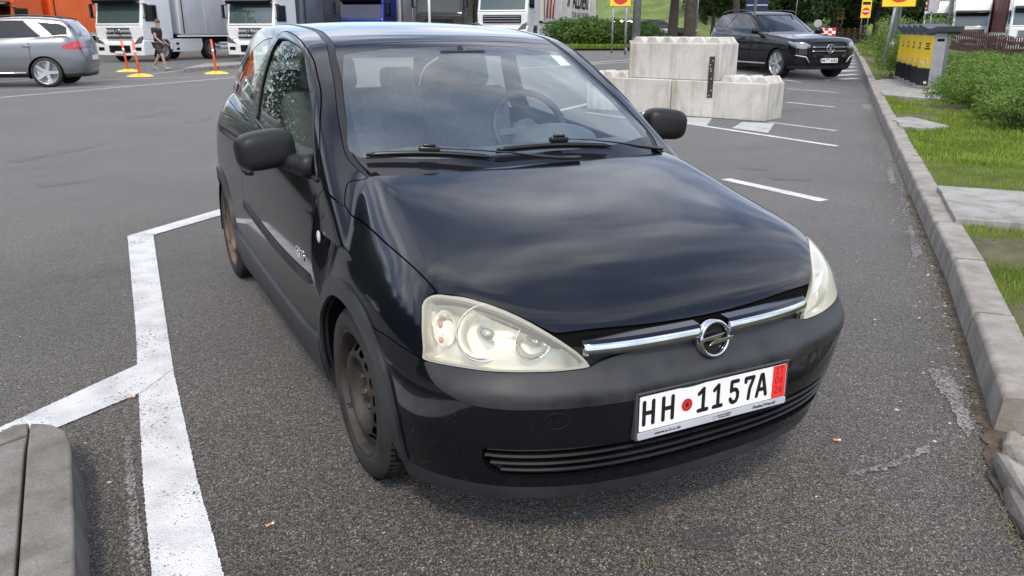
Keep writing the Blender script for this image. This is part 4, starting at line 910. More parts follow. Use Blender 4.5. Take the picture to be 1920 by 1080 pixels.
HILLM=noisy('hill_grass',(.10,.15,.035),(.20,.25,.07),.5,(.9,.95),.6,8,bdist=.2)
BARK=noisy('bark',(.030,.024,.018),(.075,.06,.045),7,(.85,.95),.9,25,bdist=.04)
# ------------------------------------------------------------ ground
def build_ground():
    xs=np.concatenate([np.arange(-300,-40,20),np.arange(-40,90,1.5),np.arange(90,420,20)]); ys=np.concatenate([np.arange(-120,-20,15),np.arange(-20,110,1.5),np.arange(110,520,20)])
    X,Y=np.meshgrid(xs,ys,indexing='ij'); Z=gz(X,Y); nx,ny=X.shape; idx=np.arange(nx*ny).reshape(nx,ny)
    f=np.stack([idx[:-1,:-1],idx[1:,:-1],idx[1:,1:],idx[:-1,1:]],-1).reshape(-1,4)
    o=rawmesh('ground',np.stack([X,Y,Z],-1).reshape(-1,3),f,ASPH); tag(o,kind='structure')
def marking(pts,mat,name='road_marking',z=.004,jag=0,step=.6):
    "closed outline pts on the ground, made as a fan of small faces following the ground"
    P=[Vector((p[0],p[1],0)) for p in pts]; ring=[]
    n=len(P)
    for i in range(n):
        a,b=P[i],P[(i+1)%n]; k=max(1,int((b-a).length/step)); d=(b-a); nrm=Vector((-d.y,d.x,0)); nrm=nrm.normalized() if nrm.length>0 else nrm
        for j in range(k): q=a+d*(j/k); ring.append(q+nrm*(random.uniform(-jag,jag)+random.uniform(-jag,jag)*.5))
    from mathutils.geometry import tessellate_polygon
    tri=tessellate_polygon([ring]); bm=bmesh.new(); vs=[bm.verts.new((p.x,p.y,float(gz(p.x,p.y))+z)) for p in ring]
    for t3 in tri:
        A_,B_,C_=[ring[i] for i in t3]; ar=(B_-A_).cross(C_-A_).z
        if abs(ar)<1e-12: continue
        try: bm.faces.new([vs[i] for i in (t3 if ar>0 else t3[::-1])])
        except ValueError: pass
    me=bpy.data.meshes.new(name); bm.to_mesh(me); bm.free(); me.materials.append(mat); o=bpy.data.objects.new(name,me); COL.objects.link(o); tag(o,kind='structure'); return o
def band(a,b,w,mat,**k):
    a=Vector((a[0],a[1])); b=Vector((b[0],b[1])); d=(b-a).normalized(); n=Vector((-d.y,d.x))*w/2; marking([a+n,a-n,b-n,b+n],mat,**k)
def build_markings():
    marking([(-1.30,3.86),(-1.368,1.78),(-1.395,1.2),(-1.436,.28),(-1.45,-.26),(-1.47,-1.6),(-1.27,-1.6),(-1.277,-.35),(-1.278,.19),(-1.257,1.14),(-1.20,2.4),(-1.134,3.80)],WPAINT,jag=.0018,step=.007)
    marking([(-1.475,.62),(-1.455,.62),(-1.462,-.2),(-1.49,-1.5),(-1.52,-1.5),(-1.50,-.2)],WWORN,jag=.004,step=.02,z=.003)
    marking([(-1.385,1.31),(-1.88,.905),(-3.2,-.19),(-3.2,-.42),(-1.865,.70),(-1.40,.985),(-1.30,1.12),(-1.262,1.18),(-1.33,1.25)],WPAINT,jag=.0018,step=.007,z=.006)
    d=Vector((.72,.69)).normalized(); a=Vector((-1.31,3.84)); 
    n=Vector((-.69,.72)); p0=Vector((-1.30,3.85)); p1=Vector((-.55,4.50)); dd=(p1-p0).normalized(); 
    marking([p0,p0+dd*6,p0+dd*6+Vector((.12,-.13)),(-.568+.0,4.27),(-1.13,3.80)],WPAINT,jag=.003,step=.02,z=.0065)
    # long lane lines
    for (u0,v0,u1,v1,w) in ((0,183,437,145.5,.16),(0,170,197,163,.12),(182,150.5,437,142.5,.12),(0,154,70,149,.12),(300,137,345,132,.12)):
        a=gp(u0,v0); b=gp(u1,v1); e=(b-a); band(a-e*.6,b+e*.25,w,WMID,jag=.004,step=.5)
    band(gp(1040,209.5),gp(1110,193),.13,WPAINT,step=.1); band(gp(975,128),gp(1180,116.5),.15,WMID,step=.5); band(gp(1100,211),gp(1180,222),.12,WMID,step=.3); band(gp(1105,118),gp(1420,96),.16,WMID,step=1)
    # bay lines near the kerb
    for (q,w,m) in (((1360,336,1545,377),.13,WPAINT),((1270,229,1570,274.5),.11,WPAINT),((1440,229,1568,245.5),.10,WMID),((1476,192,1565,201),.12,WMID),((1476,166.5,1570,174),.12,WMID),((1470,150,1500,154.5),.12,WMID)):
        band(gp(q[0],q[1]),gp(q[2],q[3]),w,m,step=.06,jag=.003)
    for q in ([(1262,219),(1335,222),(1325,236),(1275,229)],[(1391,229),(1452,232),(1440,249.5),(1373,240.5)]): marking([gp(*p) for p in q],WMID,step=.08,jag=.004)
    for (a,b) in (((1545,150.5),(1608,147)),((1566,142),(1606,139.5)),((1572,134),(1604,132)),((1575,127),(1603,125)),((1577,121),(1602,119)),((1579,115.5),(1601,113.5)),((1581,110),(1600,108.5)),((1583,105.5),(1599,104)),((1584,101),(1598,100)),((1585,97),(1597,96))): band(gp(*a),gp(*b),.22,WMID,step=.5)
    for q in ([(1662,318),(1672,316),(1682,346),(1668,345)],[(1700,424),(1710,423),(1730,478),(1712,486)],[(1738,694),(1772,686),(1800,730),(1812,770),(1826,800),(1815,822),(1796,790),(1780,755),(1752,722)],[(1742,858),(1738,850),(1700,866),(1650,884),(1590,894),(1580,888),(1640,876),(1700,856),(1725,838),(1742,832)],[(1612,196),(1630,195),(1638,203),(1626,209)],[(1605,186),(1620,185),(1626,189),(1606,190)]): marking([gp(*p) for p in q],WWORN,step=.02,jag=.008)
DARKM=paint_mat('tyre_mark',.52,(.035,.034,.033))
def build_stains():
    for q in ([(98,284),(150,276),(205,262),(210,266),(160,281),(110,290)],[(20,300),(85,290),(90,293),(30,306)],[(70,345),(150,338),(155,342),(80,352)],[(1462,204),(1540,201),(1545,206),(1470,209)],[(1440,330),(1520,334),(1518,340),(1442,336)],[(1385,312),(1440,316),(1440,320),(1388,317)],[(345,228),(400,219),(404,223),(352,233)],[(230,222),(330,206),(334,209),(236,226)],[(1262,1000),(1340,985),(1400,1000),(1360,1035),(1280,1030)],[(560,600),(600,620),(640,680),(610,690),(575,650)],[(1180,965),(1215,955),(1230,975),(1195,985)]):
        marking([gp(*p) for p in q],DARKM,name='tyre_mark',z=.003,step=.03,jag=.006)
# ------------------------------------------------------------ kerbs, verge
KD=Vector((.7215,.6924,0)); KN=Vector((.6924,-.7215,0))
KPTS=[gp(1861,813),gp(1780,541),gp(1700,351),gp(1641,203),gp(1612,122),gp(1598,92),gp(1590,77)]
def kerb_point(s):
    "arc length along the road edge of the long kerb"
    P=KPTS
    for i in range(len(P)-1):
        l=(P[i+1]-P[i]).length
        if s<=l or i==len(P)-2: d=(P[i+1]-P[i])/l; return P[i]+d*s,Vector((d.x,d.y,0)).normalized()
        s-=l
def build_kerb():
    total=sum((KPTS[i+1]-KPTS[i]).length for i in range(len(KPTS)-1)); s=0; i=0
    mb=MB(); KW,KH=.17,.150
    while s<min(total,75):
        l=1.0 if i not in (3,) else .8; l=min(l,total-s)
        if l<.2: break
        a,d=kerb_point(s+.009); b,_=kerb_point(s+l-.009); n=Vector((d.y,-d.x,0)); off=n*random.uniform(-.005,.005); h=KH+random.uniform(-.003,.003); b_off=off+n*random.uniform(-.003,.003)
        prof=[(0,-.1),(.0,.0),(.012,h-.020),(.020,h-.005),(.034,h),(KW,h+.001),(KW,-.1)]
        A=[mb.bm.verts.new(a+off+n*p+Vector((0,0,q))) for p,q in prof]; M_=max(1,int(l/.12)); rows=[A]
        for k in range(1,M_+1):
            t=k/M_; c=a.lerp(b,t)+off.lerp(b_off,t); w=random.uniform(-.0012,.0012); rows.append([mb.bm.verts.new(c+n*(p+(w if 1<j<5 else 0))+Vector((0,0,q+(random.uniform(-.0012,.0008) if 2<j<5 else 0)))) for j,(p,q) in enumerate(prof)])
        for k in range(M_):
            for j in range(6): f=mb.bm.faces.new((rows[k][j],rows[k+1][j],rows[k+1][j+1],rows[k][j+1])); f.smooth=j in (2,3)
        mb.bm.faces.new(rows[0]); mb.bm.faces.new(rows[-1][::-1])
        s+=l; i+=1
    bmesh.ops.recalc_face_normals(mb.bm,faces=mb.bm.faces[:]); o=mb.build('kerb',KERBM); tag(o,kind='structure')
    # verge ground behind the kerb and past its broken end
    mb=MB(); S=[0]+list(np.arange(.5,70,.5)); T=[.165,.3,.6,1,1.5,2,2.6,3.2,4,5,6.5,8,10,14,20]; rows=[]
    for s in S:
        a,d=kerb_point(max(s,0)); 
        if s<0: a=a+KD*s
        n=Vector((d.y,-d.x,0)); row=[]
        for t in T:
            p=a+n*t; base=.135 if s>=0 else .135*max(0,1+s/.9)*1; 
            if s<0: base=max(.02,base)
            z=vz(s,t)
            row.append(mb.bm.verts.new((p.x,p.y,z+.0)))
        rows.append(row)
    for i in range(len(rows)-1):
        for j in range(len(T)-1): f=mb.bm.faces.new((rows[i][j],rows[i][j+1],rows[i+1][j+1],rows[i+1][j])); f.smooth=True
    bmesh.ops.recalc_face_normals(mb.bm,faces=mb.bm.faces[:])
    if sum(f.normal.z for f in mb.bm.faces)<0: bmesh.ops.reverse_faces(mb.bm,faces=mb.bm.faces[:])
    rows=[]
    for s in [0,-.12,-.3,-.6,-1,-2,-3.5,-5,-7]:
        a=KPTS[0]+KD*s; n=KN; row=[]
        for t in [.40,.46,.55]+T[2:]: p=a+n*t; k=min(1,max(0,(t-.40)/.5)); row.append(mb.bm.verts.new((p.x,p.y,vz(0,t)*(1 if s==0 else (.03+.97*k)) if t>.40 else (.005 if s<0 else vz(0,t)))))
        rows.append(row)
    for i in range(len(rows)-1):
        for j in range(len(rows[0])-1): f=mb.bm.faces.new((rows[i][j],rows[i][j+1],rows[i+1][j+1],rows[i+1][j])); f.smooth=True; f.normal_update(); (f.normal_flip() if f.normal.z<0 else None)
    o=mb.build('verge',VERGE); tag(o,kind='structure')
def vz(s,t):
    p=verge_xy(s,t); return float(gz(p.x,p.y))+.135+.02*math.sin(s*1.3+t*2)*min(1,t)+.08*float(sst((t-1)/2.))-.10*float(sst((t-3.0)/2.0))
def verge_xy(s,t):
    a,d=kerb_point(max(s,0)); 
    if s<0: a=a+KD*s
    return a+Vector((d.y,-d.x,0))*t
SLABS=[]
def slab(name,px,h,z0,label=None,cat=None,mat=None,rough=.0):
    pts=[gp(u,v,h+.0) for u,v in px]; ring=[]
    n=len(pts)
    for i in range(n):
        a,b=pts[i],pts[(i+1)%n]; k=max(1,int((b-a).length/.08))
        for j in range(k): q=a.lerp(b,j/k); ring.append((q.x+random.uniform(-rough,rough),q.y+random.uniform(-rough,rough)))
    mb=MB(); mb.prism(ring,2,z0,h,mat or SLABM,bev=.006); o=mb.build(name); tag(o,kind='structure'); SLABS.append([(p.x,p.y) for p in pts]); return o
def inside(p,poly):
    c=False; n=len(poly)
    for i in range(n):
        a,b=poly[i],poly[(i+1)%n]
        if (a[1]>p[1])!=(b[1]>p[1]) and p[0]<(b[0]-a[0])*(p[1]-a[1])/(b[1]-a[1])+a[0]: c=not c
    return c
def build_slabs():
    slab('paving_slab',[(1757,347),(1990,364),(2000,424),(1792,409)],.185,-.1,rough=.006)
    slab('paving_slab',[(1676,222),(1700,218),(1730,223),(1785,237),(1735,240),(1690,237)],.175,-.1,rough=.02)
    slab('paving_slab',[(1637,143),(1712,147),(1765,170),(1782,188),(1738,184),(1656,176)],.20,-.1,rough=.01)
    slab('paving_slab',[(1616,102),(1665,103),(1668,111),(1622,110)],.18,-.1,rough=.01)
def blades(name,roots,hmin,hmax,w,mat,label=None,lean=.5):
    n=len(roots); R0=np.array(roots); ang=RNG.uniform(0,2*PI,n); h=RNG.uniform(hmin,hmax,n); ln=RNG.uniform(.15,1,n)*lean; la=RNG.uniform(0,2*PI,n)
    dx=np.cos(ang)*w/2; dy=np.sin(ang)*w/2; tip=R0+np.stack([np.cos(la)*ln*h,np.sin(la)*ln*h,h],-1); mid=R0+np.stack([np.cos(la)*ln*h*.35,np.sin(la)*ln*h*.35,h*.6],-1)
    D=np.stack([dx,dy,0*dx],-1); V=np.stack([R0-D,R0+D,mid+D*.8,mid-D*.8,tip],1).reshape(-1,3); b=np.arange(n)*5
    F=[tuple(x) for x in np.stack([b,b+1,b+2,b+3],-1)]+[tuple(x) for x in np.stack([b+3,b+2,b+4],-1)]
    o=rawmesh(name,V,F,mat,None,False); return o
def build_grass():
    roots=[]; pn=lambda x,y: math.sin(x*2.1+math.sin(y*1.7))*math.cos(y*2.6+x*.7)
    for (s0,s1,t0,t1,dens) in ((-5,0,.65,3.4,1500),(0,3,.17,3.6,8500),(3,8,.17,4.2,3300),(8,20,.17,4.4,900),(20,60,.17,4.5,160)):
        n=int((s1-s0)*(t1-t0)*dens)
        for _ in range(n):
            s=random.uniform(s0,s1); t=random.uniform(t0,t1); p=verge_xy(s,t)
            k=pn(p.x,p.y)+random.uniform(-.35,.35)
            if k<-.30 and t<2.6: continue
            if s<0: p=KPTS[0]+KD*s+KN*t
            if any(inside((p.x,p.y),q) for q in SLABS): continue
            roots.append((p.x,p.y,vz(s,t)-.005))
    roots=np.array(roots); d=np.hypot(roots[:,0]+1.4,roots[:,1]+2.3)
    near=roots[d<9]; far=roots[d>=9]
    tag(blades('grass',near,.015,.050,.0048,GRASSM),kind='stuff'); tag(blades('grass',far,.03,.08,.016,GRASSM),kind='stuff')
def leaf_cloud(name,centers,radii,n,size,mat,parent=None,shell=.55,squash=1.0):
    C=np.array(centers,float); Rr=np.array(radii,float); 
    if Rr.ndim==1: Rr=np.stack([Rr,Rr,Rr*squash],-1)
    vol=Rr.prod(1); k=RNG.choice(len(C),n,p=vol/vol.sum()); d=RNG.normal(size=(n,3)); d/=np.linalg.norm(d,axis=1,keepdims=True)
    r=shell+(1.08-shell)*RNG.uniform(0,1,n)**.6; P=C[k]+d*Rr[k]*r[:,None]
    nrm=d*.6+RNG.normal(size=(n,3))*.7+np.array([0,0,.25]); nrm/=np.linalg.norm(nrm,axis=1,keepdims=True)
    a=np.cross(nrm,RNG.normal(size=(n,3))); a/=np.linalg.norm(a,axis=1,keepdims=True); b=np.cross(nrm,a); s=size*RNG.uniform(.55,1.3,n)[:,None]
    V=np.stack([P-a*s,P-b*s*.42+nrm*s*.12,P+a*s,P+b*s*.42+nrm*s*.12],1).reshape(-1,3); q=np.arange(n)*4
    return rawmesh(name,V,np.stack([q,q+1,q+2,q+3],-1),mat,parent,False)
def make_tree(seed,h,cr_,leafmat,nl,lsize,label,cat='tree',group=None,trunk_h=.3,sq=1.15):
    rd=random.Random(seed); t=empty('tree'); tag(t,label,cat,group)
    mb=MB(); top=Vector((rd.uniform(-.3,.3),rd.uniform(-.3,.3),h*.75)); pts=[Vector((0,0,-.3)),Vector((rd.uniform(-.1,.1),0,h*.2)),Vector((rd.uniform(-.2,.2),rd.uniform(-.2,.2),h*.45)),top]
    P=[Vector(p) for p in spl([tuple(p) for p in pts],4)]; r0=.022*h+.05; mb.tube(P,[r0*(1-.8*i/(len(P)-1)) for i in range(len(P))],9,BARK)
    C=[];Rr=[]
    for i in range(9):
        z=h*rd.uniform(trunk_h,.70); a=rd.uniform(0,2*PI); r=cr_*rd.uniform(.35,.8); b=Vector((r*math.cos(a),r*math.sin(a),z+h*rd.uniform(.02,.15))); s=Vector((0,0,z*.85)); mb.tube([s,s.lerp(b,.5)+Vector((0,0,.1*h*.3)),b],[r0*.4,r0*.25,.02],6,BARK); C.append(tuple(b)); Rr.append(cr_*rd.uniform(.30,.52))
    for i in range(8):
        a=rd.uniform(0,2*PI); r=cr_*rd.uniform(0,.62); z=h*rd.uniform(trunk_h+.12,.92); C.append((r*math.cos(a),r*math.sin(a),z)); Rr.append(cr_*rd.uniform(.28,.5)*(1.05-.4*(z/h)))
    mb.build('trunk',None,t); leaf_cloud('crown',C,Rr,nl,lsize,leafmat,t,.45,sq); return t
def hedge(name,p0,p1,w,h,n,size,mat,label,cat,group=None,zb=None,bumpy=.25,parent_loc=True):
    p0=Vector(p0);p1=Vector(p1); L_=(p1-p0).length; k=max(3,int(L_/(w*.45))); C=[];Rr=[]
    mid=(p0+p1)/2; t=empty(name,mid); tag(t,label,cat,group)
    for i in range(k*2):
        s=(i+.5)/(k*2); c=p0.lerp(p1,s)-mid; hh=h*random.uniform(1-bumpy,1.0); C.append((c.x+random.uniform(-.2,.2)*w,c.y+random.uniform(-.2,.2)*w,c.z+hh*.5)); Rr.append((w*.55,w*.55,hh*.52))
    leaf_cloud('foliage',C,Rr,n,size,mat,t,.55)
    mb=MB()
    for i in range(k*3):
        s=random.random(); c=p0.lerp(p1,s)-mid; b=Vector((c.x+random.uniform(-.3,.3)*w,c.y+random.uniform(-.3,.3)*w,c.z-.05)); mb.tube([b,b+Vector((random.uniform(-.15,.15),random.uniform(-.15,.15),h*.4)),b+Vector((random.uniform(-.3,.3),random.uniform(-.3,.3),h*.75))],[.018,.012,.006],5,BARK)
    mb.build('stem',None,t); return t
# ------------------------------------------------------------ left kerb island
def build_island():
    top=[(-1.612,-1.2),(-1.612,-.38),(-1.615,-.08),(-1.624,.38),(-1.640,.475),(-1.675,.535),(-1.703,.563)]
    jx=lambda y:-1.741-.016*(y+.31)
    mb=MB(); M_=[]
    def ringed(outer,z0=-.1,h=.14,slope=.022):
        n=len(outer); c=Vector((sum(p[0] for p in outer)/n,sum(p[1] for p in outer)/n,0))
        mb.prism(outer,2,z0,h,ISLM,bev=.008)
    right=[(x,y) for x,y in top]+[(-1.748,.590),(jx(.4)+.004,.40),(jx(-.3)+.004,-.3),(jx(-1.2)+.004,-1.2)]
    # sloped outer face
    n=len(top); A=[];B=[]
    for i,(x,y) in enumerate(top):
        k=min(1,max(0,(y-.40)/.16)); A.append(mb.bm.verts.new((x-.006,y-.004*k,.130))); B.append(mb.bm.verts.new((x+.026-.012*k,y+.045*k,-.05)))
    for i in range(n-1): f=mb.bm.faces.new((A[i],B[i],B[i+1],A[i+1])); f.smooth=True; f.material_index=0
    mb.prism(right,2,-.1,.140,ISLM,bev=.010,seg=3)
    left=[(jx(-1.2)-.004,-1.2),(jx(-.3)-.004,-.3),(jx(.4)-.004,.40),(-1.752,.50),(-1.90,.43),(-2.6,-.08),(-2.6,-1.2)]
    mb.prism(left,2,-.1,.134,ISLM,bev=.006); mb.prism([(-1.752,.508),(-1.752,.592),(-1.795,.603),(-1.84,.56),(-2.6,-.02),(-2.6,-.07),(-1.90,.438)],2,-.1,.139,ISLM,bev=.006)
    bmesh.ops.recalc_face_normals(mb.bm,faces=mb.bm.faces[:]); o=mb.build('kerb_island'); tag(o,kind='structure')
# ------------------------------------------------------------ concrete blocks
BA=Vector((-.40,.917,0)); BB=Vector((.917,.40,0)); BC=Vector((8.187,7.277,0))
def make_block(s0,s1,setb,z,label,lugs=6,dep=.70,keep=None):
    h=.60; L_=s1-s0; o=BC+BA*s0+BB*setb+Vector((0,0,z+.0)); t=thing('concrete_block',label,'concrete block',o,0,'stacked concrete blocks in the car park')
    M=Matrix((BA,BB,Vector((0,0,1)))).transposed().to_4x4()
    mb=MB(); c=M@Vector((L_/2,dep/2,h/2)); mb.box(c,(L_,dep,h),BLOCKM,M.to_3x3(),.018,2); b=mb.build('body',None,t)
    w=L_/lugs
    for i in range(lugs):
        if keep is not None and i not in keep: continue
        x0=i*w+.012; x1=(i+1)*w-.012; k=MB(); k.prism([(x0,h-.004),(x1,h-.004),(x1-.075,h+.095),(x0+.075,h+.095)],1,.03,dep-.03,BLOCKM,bev=.012,M=M); k.build('lug',None,t)
    return t,M
def build_blocks():
    make_block(.0,1.70,0,0,'pale concrete block on the ground with rusty steel strap, nearest the kerb',keep=(0,1,2))
    make_block(1.72,3.45,.02,0,'pale concrete block on the ground half hidden by the windscreen of the black hatchback',keep=(3,4,5))
    make_block(.88,2.60,.07,.602,'pale concrete block laid on top of the two others')
    # rusty strap
    s=.985; o=BC+BA*s-BB*.004; M=Matrix((BA,BB,Vector((0,0,1)))).transposed().to_4x4(); M.translation=o
    rust=dirty_rim('rusty_steel',(.025,.018,.015),(.05,.033,.026),(.09,.05,.035))
    mb=MB(); rt=Matrix.Rotation(R(1.5),4,'Y'); mb.box((0,.0,.665),(.095,.012,.66),rust,None,.002)
    t=mb.build('steel_strap'); t.matrix_world=M; tag(t,'dark rusty steel strap with bolt holes fixed across the stacked concrete blocks','steel strap')
    mb=MB()
    for x,z in ((-.02,.93),(.022,.86),(.012,.80),(.0,.765),(-.01,.64),(-.02,.45),(.01,.37)): mb.cyl((x,-.007,z),(x,-.012,z),.011,None,10,SILV)
    mb.build('bolt',None,t)
# ------------------------------------------------------------ bins
GREYM=noisy('grey_metal',(.20,.205,.215),(.27,.275,.285),5,(.35,.5)); DGREYM=noisy('dark_grey_metal',(.065,.072,.085),(.10,.105,.12),5,(.4,.55)); YEL=noisy('yellow_panel',(.72,.47,.015),(.82,.56,.02),4,(.35,.5)); GALV=noisy('galvanised_steel',(.34,.35,.36),(.48,.49,.50),9,(.4,.55),metal=.5); LIDM=noisy('lid_plastic',(.03,.034,.042),(.055,.06,.07),6,(.35,.5)); WHT=pr('white_paint',(.78,.78,.76),.4); REDS=pr('sign_red',(.60,.02,.03),.35); ORNG=pr('orange_plastic',(.80,.13,.04),.45); YELS=pr('sign_yellow',(.85,.55,.02),.4); BRN=noisy('brown_fence_paint',(.075,.032,.022),(.13,.055,.038),3,(.6,.75))
def make_bin(label):
    t=thing('recycling_bin',label,'bin',(0,0,0),0,'row of recycling bins on the verge')
    W,D,Hh=.46,.50,1.28
    mb=MB(); mb.prism([(.0,0),(W,0),(W,-D),(.24,-D),(0,-.27)],2,.08,Hh-.12,GREYM,bev=.01); mb.build('body',None,t)
    mb=MB(); mb.box((W*.5,.006,.78),(W*.94,.010,.66),YEL,None,.003); mb.build('yellow_panel',None,t)
    mb=MB(); mb.box((W*.5,.006,.255),(W*.94,.010,.36),BLKP,None,.003); mb.box((W*.22,.013,.15),(.10,.004,.05),WHT); mb.build('lower_panel',None,t)
    mb=MB()
    for k,(w,z) in enumerate(((.16,.94),(.11,.89),(.20,.84))): mb.box((W*.42,.0125,z),(w,.002,.028),BLKP)
    for k in range(5): mb.tube([(W*(.25+.12*k),.013,.50+.05*math.sin(k*2)),(W*(.32+.12*k),.013,.60+.04*math.cos(k)),(W*(.36+.12*k),.013,.52)],.004,5,WHT)
    mb.build('panel_print',None,t)
    mb=MB(); mb.prism([(-.10,Hh-.10),(-.12,Hh+.02),(.12,Hh-.03),(W*.55,Hh-.02),(W+.10,Hh+.07),(W+.12,Hh+.02),(W*.9,Hh-.11),(W*.5,Hh-.15),(.05,Hh-.14)],1,-D-.05,.05,LIDM,bev=.012); mb.build('lid',None,t)
    mb=MB(); mb.prism([(0-.02,.02),(W+.02,.02),(W+.02,-D-.02),(.23,-D-.02),(-.02,-.28)],2,-.04,.08,SLABM,bev=.01); mb.build('plinth',None,t)
    mb=MB(); mb.prism([(-.004,-.272),(.236,-D-.006),(.250,-D-.004),(.012,-.262)],2,.10,Hh-.14,DGREYM); mb.build('side_panel',None,t)
    mb=MB(); mb.box((-.004,-.14,1.02),(.012,.16,.05),DARK,None,.004); mb.build('slot',None,t)
    return t
def build_bins():
    ang=math.atan2(.923,.376); lab=['grey and yellow recycling bin nearest the camera in the row on the verge','second grey and yellow recycling bin in the row on the verge','third grey and yellow recycling bin, middle of the row on the verge','fourth grey and yellow recycling bin in the row on the verge','farthest grey and yellow recycling bin in the row on the verge']
    b0=make_bin(lab[0])
    for k in range(5):
        b=b0 if k==0 else copy_tree(b0); b['label']=lab[k]; b.location=(14.5+KD.x*.95*k,9.0+KD.y*.95*k,.19); b.rotation_euler=(0,0,ang)
# ------------------------------------------------------------ signs, posts, poles
def sign(u,vtop,vbot,w,dist,vb,label,kind='noentry',posts=1,lean=0,group='yellow road signs with no entry discs'):
    "sign plate between image rows vtop..vbot at a distance; vb row of the post foot"
    d=pray(u,57); d=d/np.hypot(d[0],d[1]); dh=dist; P=Vector((_CP[0]+d[0]*dh,_CP[1]+d[1]*dh,0))
    dep=(P-Vector(_CP)).dot(Vector(_M@np.array([0,0,-1.]))); 
    zt=1.40+(57-vtop)*dep/_F; zb=1.40+(57-vbot)*dep/_F; zf=float(gz(P.x,P.y)) if vb is None else 1.40+(57-vb)*dep/_F
    ww=w*dep/_F; t=thing('road_sign',label,'road sign',(P.x,P.y,zf),math.atan2(d[1],d[0])-PI/2+.15,group)
    H_=zt-zb; zc=(zt+zb)/2-zf
    mb=MB(); mb.box((0,0,zc),(ww,.04,H_),YELS if kind!='sos' else REDS,None,.01); mb.build('sign_plate',None,t)
    mb=MB()
    if kind=='noentry':
        r=min(ww*.38,H_*.38); cz=zc-(0 if H_<ww*1.2 else H_*.14); mb.cyl((0,-.022,cz),(0,-.027,cz),r,None,32,REDS); mb.box((0,-.030,cz),(r*1.5,.004,r*.36),WHT)
        if H_>ww*1.2: mb.box((0,-.024,zc+H_*.30),(ww*.8,.004,H_*.16),BLKP)
        mb.build('no_entry_disc',None,t)
    elif kind=='sos':
        text_mesh('SOS',H_*.50,WHT,t,frame((0,-.024,zc-.03*H_),(1,0,0),(0,0,1)),'lettering',.002,bold=H_*.012); mb.box((0,-.022,zc),(ww*.92,.002,H_*.92),REDS); mb.build('inner_panel',None,t)
    xs=[0] if posts==1 else [-ww*.32,ww*.32]
    for x in xs:
        mb=MB(); mb.cyl((x+lean,.045,-.1),(x,.045,zc+H_*.5-.02),.030 if dist>25 else .032,None,10,GALV); mb.build('post',None,t)
    return t
